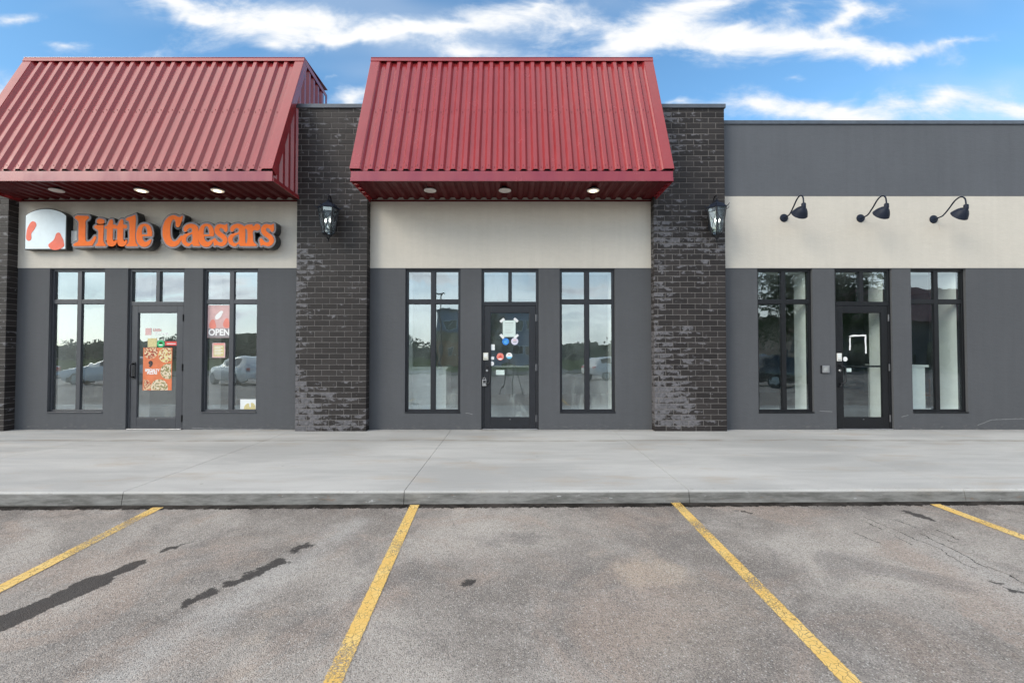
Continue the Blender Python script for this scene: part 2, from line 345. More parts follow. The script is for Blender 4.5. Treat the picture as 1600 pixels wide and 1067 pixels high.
def asphalt():
    m, nt, out = new_mat('worn parking lot asphalt'); p = position(nt)
    p2 = mapping(nt, p, scale=(1, 1, 0)); s = sep(nt, p)
    big = noise(nt, p2, .55, 6, .62, .5); mid = noise(nt, p2, 2.6, 6, .68, .4)
    c = mixc(nt, ramp(nt, big, .32, .68), (.235, .21, .19), (.455, .415, .375))
    c = mixc(nt, ramp(nt, mid, .45, .75, 0, .4), c, (.52, .48, .44))
    c = mixc(nt, ramp(nt, noise(nt, mapping(nt, p2, loc=(9, 3, 0)), 1.1, 6, .7, .6), .48, .66, 0, .5), c, (.40, .31, .255))
    c = mixc(nt, ramp(nt, noise(nt, mapping(nt, p2, loc=(2, 8, 0)), 1.5, 5, .65, .5), .52, .70, 0, .5), c, (.17, .158, .152))
    wob = M(nt, 'MULTIPLY', M(nt, 'SUBTRACT', noise(nt, p2, 7, 6, .7), .5), .22)
    wob2 = M(nt, 'MULTIPLY', M(nt, 'SUBTRACT', noise(nt, mapping(nt, p2, loc=(5, 5, 0)), 3, 6, .75), .5), .45)
    wobf = M(nt, 'MULTIPLY', M(nt, 'SUBTRACT', noise(nt, p2, 22, 3, .6), .5), .03)
    wc = sep(nt, noise(nt, p2, 5, 5, .65, out=1))
    xy = (M(nt, 'ADD', s[0], M(nt, 'MULTIPLY', M(nt, 'SUBTRACT', wc[0], .5), .11)), M(nt, 'ADD', s[1], M(nt, 'MULTIPLY', M(nt, 'SUBTRACT', wc[1], .5), .11)))
    def stroke(q0, q1, r, soft, w):
        a, b = on_lot(*q0), on_lot(*q1)
        return ramp(nt, M(nt, 'ADD', capsule(nt, xy, (a.x, a.y), (b.x, b.y), r), w), -soft, soft, 1, 0)
    # pale tyre-polished trails and a tan dusty patch
    tr = stroke((150, 1080), (560, 815), .10, .14, wob2)
    c = mixc(nt, M(nt, 'MULTIPLY', tr, .62), c, (.50, .48, .455))
    tr = stroke((1470, 855), (1640, 955), .16, .14, wob2)
    c = mixc(nt, M(nt, 'MULTIPLY', tr, .5), c, (.43, .415, .395))
    tn = stroke((1000, 895), (1040, 893), .17, .07, wob)
    c = mixc(nt, M(nt, 'MULTIPLY', tn, .5), c, (.57, .46, .36))
    tn = stroke((1050, 1010), (1120, 940), .25, .25, wob2)
    c = mixc(nt, M(nt, 'MULTIPLY', tn, .35), c, (.44, .37, .31))
    for q in ((365, 1058, .05), (415, 962, .03), (388, 1000, .03), (930, 866, .05), (1000, 870, .06), (905, 915, .02)):
        tn = stroke((q[0], q[1]), (q[0]+14, q[1]-5), q[2], .03, wob)
        c = mixc(nt, M(nt, 'MULTIPLY', tn, .5), c, (.44, .37, .31))
    # aggregate: pale and dark stones showing through the binder
    st = vor(nt, p2, 150, 'F1', 'Color'); stc = sep(nt, st)
    sd = vor(nt, p2, 150, 'F1', 'Distance')
    stone = M(nt, 'MULTIPLY', ramp(nt, stc[0], .55, .85), ramp(nt, sd, .30, .55, 1, 0))
    c = mixc(nt, M(nt, 'MULTIPLY', stone, .62), c, mixc(nt, stc[1], (.56, .53, .50), (.48, .40, .35)))
    pit = M(nt, 'MULTIPLY', ramp(nt, stc[2], .62, .8), ramp(nt, sd, .35, .6, 1, 0))
    c = mixc(nt, M(nt, 'MULTIPLY', pit, .58), c, (.06, .056, .054))
    f40 = noise(nt, p2, 42, 4, .75)
    c = mixc(nt, ramp(nt, f40, .52, .72, 0, .5), c, (.12, .114, .112))
    wht = ramp(nt, sep(nt, vor(nt, mapping(nt, p2, loc=(.4, .2, 0)), 70, 'F1', 'Color'))[0], .88, .90)
    wht = M(nt, 'MULTIPLY', wht, ramp(nt, vor(nt, mapping(nt, p2, loc=(.4, .2, 0)), 70, 'F1', 'Distance'), .22, .36, 1, 0))
    c = mixc(nt, M(nt, 'MULTIPLY', wht, .55), c, (.60, .58, .55))
    # damp and oil stains
    wobs = M(nt, 'MULTIPLY', wob, .28)
    wet = M(nt, 'MAXIMUM', stroke((-20, 985), (150, 908), .098, .022, wobs), stroke((140, 912), (214, 880), .058, .022, wobs))
    for a, b, r in (((365, 910), (440, 878), .052), ((298, 940), (332, 926), .048), ((460, 860), (482, 852), .034),
                    ((255, 860), (298, 847), .018), ((730, 909), (738, 908), .034), ((1414, 799), (1452, 811), .040),
                    ((1150, 797), (1172, 802), .012), ((1582, 922), (1600, 925), .02), ((1548, 909), (1553, 910), .012)):
        wet = M(nt, 'MAXIMUM', wet, stroke(a, b, r, .03, M(nt, 'MULTIPLY', wob, .8)))
    wet = ramp(nt, M(nt, 'ADD', wet, M(nt, 'MULTIPLY', M(nt, 'SUBTRACT', noise(nt, p2, 30, 5, .75), .5), 1.5)), .25, .80)
    c = mixc(nt, M(nt, 'MULTIPLY', wet, .86), c, (.036, .033, .033))
    # cracks by the right bay
    crk = None
    for a, b in (((1352, 808), (1440, 845)), ((1440, 845), (1528, 890)), ((1400, 813), (1432, 824)), ((1440, 834), (1545, 887)),
                 ((1545, 884), (1610, 916)), ((1465, 827), (1497, 843)), ((1455, 834), (1490, 847)), ((1352, 815), (1376, 826)), ((1400, 836), (1425, 850)), ((1336, 832), (1376, 848))):
        k = stroke(a, b, .0036, .0036, M(nt, 'MULTIPLY', wobf, .28))
        crk = k if crk is None else M(nt, 'MAXIMUM', crk, k)
    c = mixc(nt, M(nt, 'MULTIPLY', crk, .9), c, (.012, .011, .011))
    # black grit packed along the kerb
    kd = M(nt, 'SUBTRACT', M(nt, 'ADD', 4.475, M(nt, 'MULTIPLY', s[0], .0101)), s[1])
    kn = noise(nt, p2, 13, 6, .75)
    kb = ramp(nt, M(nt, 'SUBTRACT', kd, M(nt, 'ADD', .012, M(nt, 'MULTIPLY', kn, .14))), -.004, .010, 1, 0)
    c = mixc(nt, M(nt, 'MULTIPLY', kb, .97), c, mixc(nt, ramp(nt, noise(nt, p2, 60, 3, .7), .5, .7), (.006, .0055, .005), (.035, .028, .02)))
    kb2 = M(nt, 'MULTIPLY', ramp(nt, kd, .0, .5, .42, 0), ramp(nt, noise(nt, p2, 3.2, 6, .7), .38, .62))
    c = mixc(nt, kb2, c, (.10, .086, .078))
    h = M(nt, 'ADD', M(nt, 'MULTIPLY', M(nt, 'SUBTRACT', 1, sd), .9), M(nt, 'SUBTRACT', M(nt, 'MULTIPLY', f40, 1.2), M(nt, 'MULTIPLY', crk, 2.0)))
    bsdf(nt, out, c, ramp(nt, wet, 0, 1, .9, .75), 0, .12, bump(nt, h, .55, .006))
    return m
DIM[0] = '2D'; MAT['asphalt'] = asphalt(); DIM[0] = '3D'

def line_paint():
    m, nt, out = new_mat('worn yellow road paint'); p = position(nt); p2 = mapping(nt, p, scale=(1, 1, 0))
    a = vor(nt, mapping(nt, p2, scale=(1, .8, 1)), 34, 'DISTANCE_TO_EDGE'); w = noise(nt, p2, 5, 5, .7)
    big = noise(nt, p2, 1.6, 4, .6)
    fine = noise(nt, p2, 70, 4, .75)
    uvn = nt.nodes.new('ShaderNodeUVMap'); uvn.uv_map = 'face'
    u = sep(nt, uvn.outputs[0])[0]
    edge = ramp(nt, M(nt, 'ADD', M(nt, 'ABSOLUTE', M(nt, 'SUBTRACT', u, .5)), M(nt, 'MULTIPLY', M(nt, 'SUBTRACT', noise(nt, p2, 40, 4, .7), .5), .22)), .42, .475)
    cr = M(nt, 'MULTIPLY', ramp(nt, M(nt, 'ADD', a, M(nt, 'MULTIPLY', fine, .05)), .035, .075, 1, 0), ramp(nt, w, .36, .58))
    gone = ramp(nt, M(nt, 'ADD', M(nt, 'MULTIPLY', fine, .62), M(nt, 'MULTIPLY', big, .62)), .635, .73)
    g = M(nt, 'MAXIMUM', M(nt, 'MAXIMUM', M(nt, 'MULTIPLY', cr, .85), M(nt, 'MULTIPLY', gone, .9)), edge)
    yc = mixc(nt, ramp(nt, w, .3, .7), (.74, .46, .12), (.80, .57, .21))
    b = nt.nodes.new('ShaderNodeBsdfPrincipled'); nt.links.new(yc, b.inputs['Base Color']); b.inputs['Roughness'].default_value = .75
    nt.links.new(bump(nt, fine, .4, .004), b.inputs['Normal'])
    t = nt.nodes.new('ShaderNodeBsdfTransparent')
    mx = nt.nodes.new('ShaderNodeMixShader'); nt.links.new(g, mx.inputs[0])
    nt.links.new(b.outputs[0], mx.inputs[1]); nt.links.new(t.outputs[0], mx.inputs[2])
    nt.links.new(mx.outputs[0], out.inputs[0])
    return m
MAT['yellow'] = line_paint()

# ------------------------------------------------------------------ mesh helpers
ORG = {}                       # world origin of every object made here
class MB:
    def __init__(s): s.v = []; s.f = []; s.m = []; s.mi = 0; s.uv = {}
    def face(s, pts, mi=None):
        b = len(s.v); s.v += [tuple(p) for p in pts]; s.f.append(tuple(range(b, b+len(pts)))); s.m.append(s.mi if mi is None else mi)
        return len(s.f)-1
    def add(s, vs, fs):
        b = len(s.v); s.v += [tuple(p) for p in vs]
        for f in fs: s.f.append(tuple(i+b for i in f)); s.m.append(s.mi)
    def box(s, x0, x1, y0, y1, z0, z1):
        vs = [(x, y, z) for x in (x0, x1) for y in (y0, y1) for z in (z0, z1)]
        s.add(vs, [(0, 1, 3, 2), (4, 6, 7, 5), (0, 4, 5, 1), (2, 3, 7, 6), (0, 2, 6, 4), (1, 5, 7, 3)])
        return s
    def obox(s, c, ax, ay, az):
        c, ax, ay, az = map(Vector, (c, ax, ay, az))
        vs = [c+i*ax+j*ay+k*az for i in (-1, 1) for j in (-1, 1) for k in (-1, 1)]
        s.add(vs, [(0, 1, 3, 2), (4, 6, 7, 5), (0, 4, 5, 1), (2, 3, 7, 6), (0, 2, 6, 4), (1, 5, 7, 3)])
        return s
    def bar(s, a, b, w, up=(0, 0, 1)):
        a, b = Vector(a), Vector(b); d = (b-a).normalized(); u = Vector(up)
        if abs(d.dot(u)) > .95: u = Vector((1, 0, 0))
        x = d.cross(u).normalized(); y = d.cross(x)
        return s.obox((a+b)/2, x*w/2, y*w/2, (b-a)/2)
    def tube(s, pts, r, n=10, cap=True):
        pts = [Vector(p) for p in pts]; rs = r if isinstance(r, (list, tuple)) else [r]*len(pts)
        b = len(s.v); prev = None
        for i, p in enumerate(pts):
            d = (pts[min(i+1, len(pts)-1)]-pts[max(i-1, 0)]).normalized()
            if prev is None:
                u = Vector((0, 0, 1)) if abs(d.z) < .9 else Vector((1, 0, 0))
                x = d.cross(u).normalized()
            else: x = (prev-d*prev.dot(d)).normalized()
            prev = x; y = d.cross(x)
            for k in range(n):
                a = 2*math.pi*k/n
                s.v.append(tuple(p+(x*math.cos(a)+y*math.sin(a))*rs[i]))
        for i in range(len(pts)-1):
            for k in range(n):
                s.f.append((b+i*n+k, b+i*n+(k+1) % n, b+(i+1)*n+(k+1) % n, b+(i+1)*n+k)); s.m.append(s.mi)
        if cap:
            s.f.append(tuple(b+k for k in range(n))[::-1]); s.m.append(s.mi)
            s.f.append(tuple(b+(len(pts)-1)*n+k for k in range(n))); s.m.append(s.mi)
        return s
    def lathe(s, prof, c=(0, 0, 0), n=20, ph=0.0, warp=None):
        b = len(s.v)
        for (r, z) in prof:
            for k in range(n):
                a = 2*math.pi*k/n+ph
                p = Vector((c[0]+r*math.cos(a), c[1]+r*math.sin(a), c[2]+z))
                s.v.append(tuple(warp(p) if warp else p))
        for i in range(len(prof)-1):
            for k in range(n):
                s.f.append((b+i*n+k, b+i*n+(k+1) % n, b+(i+1)*n+(k+1) % n, b+(i+1)*n+k)); s.m.append(s.mi)
        if prof[0][0] > 1e-5: s.f.append(tuple(b+k for k in range(n))[::-1]); s.m.append(s.mi)
        if prof[-1][0] > 1e-5: s.f.append(tuple(b+(len(prof)-1)*n+k for k in range(n))); s.m.append(s.mi)
        return s
    def prism(s, poly, y0, y1):                      # polygon in (x, z) pushed along y
        n = len(poly)
        vs = [(x, y0, z) for x, z in poly]+[(x, y1, z) for x, z in poly]
        s.add(vs, [tuple(range(n)), tuple(range(2*n-1, n-1, -1))]+[(i, i+n, (i+1) % n+n, (i+1) % n) for i in range(n)])
        return s
    def disc(s, c, r, y0, y1, n=28, rz=None):
        return s.prism([(c[0]+r*math.cos(2*math.pi*k/n), c[1]+(rz or r)*math.sin(2*math.pi*k/n)) for k in range(n)], y0, y1)
    def build(s, name, mat, parent=None, org=None, bevel=0.0, smooth=False, fixn=True):
        if org is None: org = ORG[parent.name] if parent else (0, 0, 0)
        org = Vector(org)
        me = bpy.data.meshes.new(name)
        me.from_pydata([tuple(Vector(p)-org) for p in s.v], [], s.f)
        for mm in (mat if isinstance(mat, (list, tuple)) else [mat]): me.materials.append(MAT[mm])
        me.polygons.foreach_set('material_index', s.m)
        if fixn:
            bm = bmesh.new(); bm.from_mesh(me)
            bmesh.ops.recalc_face_normals(bm, faces=bm.faces)
            bm.to_mesh(me); bm.free()
        if smooth:
            me.polygons.foreach_set('use_smooth', [True]*len(me.polygons))
            if smooth is not True: me.set_sharp_from_angle(angle=R(smooth))
        o = link(name, me, parent, org)
        if bevel:
            md = o.modifiers.new('bevel', 'BEVEL'); md.width = bevel; md.segments = 2; md.limit_method = 'ANGLE'; md.angle_limit = R(40)
        return o
def link(name, data, parent=None, org=(0, 0, 0)):
    o = bpy.data.objects.new(name, data); col.objects.link(o)
    org = Vector(org)
    if parent:
        o.parent = parent; o.location = org-ORG[parent.name]
    else: o.location = org
    ORG[o.name] = org
    return o
def tag(o, label=None, cat=None, group=None, kind=None):
    if label: o['label'] = label
    if cat: o['category'] = cat
    if group: o['group'] = group
    if kind: o['kind'] = kind
    return o
def thing(name, loc, label, cat, group=None):
    return tag(link(name, None, None, loc), label, cat, group)
def dup(o, loc, rz=None, label=None, parent=None):
    c = o.copy(); col.objects.link(c); ORG[c.name] = Vector(loc)
    if parent is None:
        c.location = loc
        if rz is not None: c.rotation_euler = (0, 0, rz)
    else: c.parent = parent
    if label: c['label'] = label
    for ch in o.children: dup(ch, loc, None, None, c)
    return c
def curve_mesh(loops, depth, offset=0.0, res=6):
    cu = bpy.data.curves.new('outline', 'CURVE'); cu.dimensions = '2D'; cu.fill_mode = 'BOTH'
    cu.extrude = depth/2; cu.offset = offset; cu.resolution_u = res
    for lp in loops:
        sp = cu.splines.new('BEZIER'); sp.bezier_points.add(len(lp)-1); sp.use_cyclic_u = True
        for b, q in zip(sp.bezier_points, lp):
            b.co = (q[0], q[1], 0)
            t = 'VECTOR' if len(q) > 2 else 'AUTO'
            b.handle_left_type = b.handle_right_type = t
    return to_mesh(cu)
def text_mesh(body, size, depth=.002, offset=0.0, align='CENTER'):
    cu = bpy.data.curves.new('lettering', 'FONT'); cu.body = body; cu.size = size; cu.extrude = depth/2
    cu.offset = offset; cu.align_x = align; cu.align_y = 'CENTER'
    return to_mesh(cu)
def to_mesh(cu):
    o = bpy.data.objects.new('tmp', cu); col.objects.link(o)
    dg = bpy.context.evaluated_depsgraph_get(); dg.update()
    me = bpy.data.meshes.new_from_object(o.evaluated_get(dg))
    bpy.data.objects.remove(o)
    me.transform(Matrix.Rotation(R(90), 4, 'X'))
    return me
def place(name, me, mat, parent, org):
    me.name = name; me.materials.clear(); me.materials.append(MAT[mat])
    me.polygons.foreach_set('material_index', [0]*len(me.polygons))
    return link(name, me, parent, org)
def rect(mb, px0, py0, px1, py1, Y, t=.002):         # thin upright sheet measured on the photo, lying on plane Y
    a, b = at(px0, py0, Y), at(px1, py1, Y)
    return mb.box(min(a.x, b.x), max(a.x, b.x), Y-t, Y, min(a.z, b.z), max(a.z, b.z))

# ================================================================== THE SETTING
g = MB(); g.face([(-700, -700, -1.02), (700, -700, -1.02), (700, 700, -1.02), (-700, 700, -1.02)])
tag(g.build('ground', 'grass', fixn=False), kind='structure')
g = MB(); x0, x1, yb, yf = -46, 46, -27, 4.9
g.face([(x0, yb, gz(x0, yb)), (x1, yb, gz(x1, yb)), (x1, yf, gz(x1, yf)), (x0, yf, gz(x0, yf))])
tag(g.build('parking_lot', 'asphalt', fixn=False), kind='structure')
g = MB(); g.face([(-300, -39, -1.0), (300, -39, -1.0), (300, -31, -1.0), (-300, -31, -1.0)])
tag(g.build('road', 'tarmac', fixn=False), kind='structure')

# sidewalk: slabs with a rounded kerb nose, sawn joints between them
g = MB(); joints = [-23, -17.5, -12, -9.2, -6.55, -3.80, -1.06, 1.75, 4.50, 7.2, 9.9, 12.6, 18]
for a, b in zip(joints[:-1], joints[1:]):
    a += .003; b -= .003
    def prof(x):
        k = kerb_y(x)
        P = [(8.33, 0.0)]
        for i in range(7):
            t = R(90*i/6); P.append((k+.022-.022*math.sin(t)+.004, -.022+.022*math.cos(t)))
        P += [(k-.030, -.20), (k-.03, -.45), (8.33, -.45)]
        return P
    pa, pb = prof(a), prof(b); n = len(pa)
    vs = [(a, y, z) for y, z in pa]+[(b, y, z) for y, z in pb]
    g.add(vs, [tuple(range(n))[::-1], tuple(range(n, 2*n))]+[(i, (i+1) % n, (i+1) % n+n, i+n) for i in range(n)])
g.box(-23, 18, 4.70, 8.3, -.4, -.018)
tag(g.build('sidewalk', 'concrete', smooth=35), kind='structure')

# yellow stall lines: thin sheets of paint on the asphalt
def stall_line(p_kerb, p_near, w, label, ext=1.9):
    a, b = on_lot(*p_kerb), on_lot(*p_near)
    d = Vector((b.x-a.x, b.y-a.y, 0)); L = d.length; d.normalize(); n = Vector((-d.y, d.x, 0))*w/2
    e = a+d*(L+ext)
    mb = MB(); N_ = 24; me_uv = []
    top = []
    for i in range(N_+1):
        q = a+(e-a)*(i/N_)
        for sgn in (-1, 1):
            r_ = q+n*sgn; top.append((r_.x, r_.y, gz(r_.x, r_.y)+.004))
    for i in range(N_):
        mb.face([top[2*i], top[2*i+1], top[2*i+3], top[2*i+2]]); me_uv += [(0, 0), (1, 0), (1, 1), (0, 1)]
    o = mb.build('stall_line', 'yellow', None, (a.x, a.y, gz(a.x, a.y)), fixn=False)
    ul = o.data.uv_layers.new(name='face')
    for i, u in enumerate(me_uv): ul.data[i].uv = u
    return tag(o, label, 'parking line', 'yellow stall lines on the asphalt')
stall_line((247, 793), (0, 920), .112, 'worn yellow stall line at the far left, beside the long dark oil streak')
stall_line((648, 789), (519, 1067), .100, 'worn yellow stall line running down from the kerb left of the middle door')
stall_line((1055, 785), (1331, 1067), .104, 'cracked yellow stall line slanting right from below the right brick pier')
stall_line((1461, 788), (1600, 840), .112, 'short stretch of yellow stall line at the far right, beside the cracks')

# ================================================================== THE BUILDING
B = thing('shop_building', (0, WY, 0), 'single storey charcoal and beige shop row with two red metal canopies and brick piers', 'building')

def wall(mb, x0, x1, z0, z1, yf, yb, holes=(), top=False, bottom=False):
    xs = sorted({x0, x1, *[h[0] for h in holes], *[h[1] for h in holes]})
    zs = sorted({z0, z1, *[h[2] for h in holes], *[h[3] for h in holes]})
    inside = lambda x, z: any(h[0] < x < h[1] and h[2] < z < h[3] for h in holes)
    for a, b in zip(xs[:-1], xs[1:]):
        for c, d in zip(zs[:-1], zs[1:]):
            if inside((a+b)/2, (c+d)/2): continue
            mb.face([(a, yf, c), (b, yf, c), (b, yf, d), (a, yf, d)])
            mb.face([(a, yb, c), (a, yb, d), (b, yb, d), (b, yb, c)])
    for a, b, c, d in holes:
        mb.face([(a, yf, c), (a, yf, d), (a, yb, d), (a, yb, c)]); mb.face([(b, yf, c), (b, yb, c), (b, yb, d), (b, yf, d)])
        if d < z1-1e-6: mb.face([(a, yf, d), (b, yf, d), (b, yb, d), (a, yb, d)])
        if c > z0+1e-6: mb.face([(a, yf, c), (a, yb, c), (b, yb, c), (b, yf, c)])
    if top: mb.face([(x0, yf, z1), (x1, yf, z1), (x1, yb, z1), (x0, yb, z1)])
    if bottom: mb.face([(x0, yf, z0), (x1, yf, z0), (x1, yb, z0), (x0, yb, z0)])
ZB = 2.835                     # colour change above the windows
WZ0, WZ1, WW = .284, 2.822, .972
DW, DZ1 = 1.005, 2.822
BAYS = [dict(x0=-8.74, x1=-3.70, win=(-7.665, -4.965), door=-6.27, frame='frame_grey', glass='glass_left'),
        dict(x0=-2.53, x1=2.47, win=(-1.394, 1.326), door=-.035, frame='frame_dark', glass='glass_mid'),
        dict(x0=3.66, x1=12.0, win=(4.81, 7.515), door=6.19, frame='frame_black', glass='glass_right')]
for bay in BAYS:
    holes = [(w-WW/2, w+WW/2, WZ0, WZ1) for w in bay['win']]+[(bay['door']-DW/2, bay['door']+DW/2, 0, DZ1)]
    mb = MB(); wall(mb, bay['x0'], bay['x1'], -.02, ZB, WY, WY+.30, holes)
    mb.build('lower_wall', 'stucco_dark', B, fixn=False)
    zt = 4.109 if bay is BAYS[2] else 5.30
    mb = MB(); wall(mb, bay['x0'], bay['x1'], ZB, zt, WY-.006, WY+.30, (), bottom=True)
    mb.build('upper_wall', 'stucco_beige', B, fixn=False)
mb = MB(); wall(mb, 3.66, 12.0, 4.109, 5.40, WY-.010, WY+.30, (), bottom=True)
mb.build('parapet', 'stucco_grey', B, fixn=False)
mb = MB().box(3.67, 12.0, WY-.035, WY+.36, 5.385, 5.452)
mb.build('parapet_cap', 'cap', B, bevel=.006)
# wall past the left pier, building ends, back and roof
mb = MB(); wall(mb, -15, -9.93, -.02, 5.40, WY+.001, WY+.30, (), top=True); mb.build('end_wall', 'stucco_dark', B, fixn=False)
mb = MB().box(-15, -14.7, WY+.31, 19.7, -.02, 5.4).box(11.7, 11.998, WY+.31, 19.7, -.02, 5.38).box(-15, 12, 19.71, 20, -.02, 5.4)
mb.build('back_wall', 'stucco_dark', B)
mb = MB().box(-14.69, 11.69, WY+.31, 19.7, 4.85, 4.95); mb.build('roof', 'roofing', B)

# ---- brick piers: every brick is laid
def pier(x0, x1, ztop, bias):
    yback = WY+.02; m = MB().box(x0+.006, x1-.006, PY+.005, yback+.25, -.02, ztop)
    root = m.build('brick_pier', 'mortar', B, fixn=True)
    m = MB(); uvs = []; rnds = []
    ch, bl, j = .0953, .2565, .0095
    n = int(math.ceil(ztop/ch))
    for i in range(n):
        z0 = i*ch+.002; z1 = min(z0+ch-j, ztop-.002)
        soldier = i == n-1
        off = -(bl/2 if i % 2 else 0)-.06
        x = x0+off
        while x < x1-.01:
            a, b = max(x, x0), min(x+bl-j, x1)
            full = (x, x+bl-j); x += bl
            if b-a < .045: continue
            if x1-b < .06: b = x1
            if a-x0 < .06: a = x0
            e = .0035; dy = rng.uniform(-.0015, .0015)
            r0 = rng.random(); bb = bias((a+b)/2, (z0+z1)/2)+rng.uniform(-.055, .055)
            yf = PY+dy; ym = yf+e
            A = [(a+e, yf, z0+e), (b-e, yf, z0+e), (b-e, yf, z1-e), (a+e, yf, z1-e)]
            C = [(a, ym, z0), (b, ym, z0), (b, ym, z1), (a, ym, z1)]
            D = [(a, WY+.01 if a == x0 else PY+.02, z0), (b, WY+.01 if b == x1 else PY+.02, z0), (b, WY+.01 if b == x1 else PY+.02, z1), (a, WY+.01 if a == x0 else PY+.02, z1)]
            base = len(m.v); m.v += A+C+D
            def fc(ix):
                m.f.append(tuple(base+k for k in ix)); m.m.append(0)
                for k in ix:
                    px, _, pz = m.v[base+k]
                    uvs.append(((px-full[0])/(bl-j), (pz-z0)/(z1-z0))); rnds.append((r0, bb))
            fc((0, 1, 2, 3))
            for k in range(4):
                q = (k+1) % 4; fc((k, 4+k, 4+q, q)); fc((4+k, 8+k, 8+q, 4+q))
    o = m.build('brickwork', 'brick', root, fixn=False)
    l1 = o.data.uv_layers.new(name='face'); l2 = o.data.uv_layers.new(name='rnd')
    for i in range(len(uvs)): l1.data[i].uv = uvs[i]; l2.data[i].uv = rnds[i]
    c = MB().box(x0-.02, x1+.02, PY-.028, yback+.35, ztop-.012, ztop+.058)
    c.build('pier_cap', 'cap', root, bevel=.006)
    return root
def bias_left(x, z): return -.06
def bias_mid(x, z):
    u = (x+3.72)/1.2
    b = -.10+.22*math.exp(-(u/.20)**2)*(z < 3.2)
    b += .20*max(0, 1-z/1.1)
    b += .05*math.sin(z*2.9+u*2.2)
    if z > 5.2: b += .10
    if 3.4 < z < 5.2 and u < .9: b += .05*math.sin(z*9)+.02
    return b
def bias_right(x, z):
    u = (x-2.45)/1.23
    lim = .36+.32*max(0, 1-z/1.4)+.06*math.sin(z*5)
    b = -.10+.29/(1+math.exp((u-lim)*8))*(.40+.60/(1+math.exp((z-1.9)*4)))
    if z > 2.0: b += .03+.09*math.exp(-((z-3.1)/.45)**2)+.04*math.sin(z*4.3)
    if z < .14: b -= .2
    if z > 5.3: b += .09
    return b
ZP = 5.60
pier(-9.95, -8.715, ZP, bias_left)
pier(-3.722, -2.503, ZP, bias_mid)
pier(2.452, 3.688, ZP, bias_right)

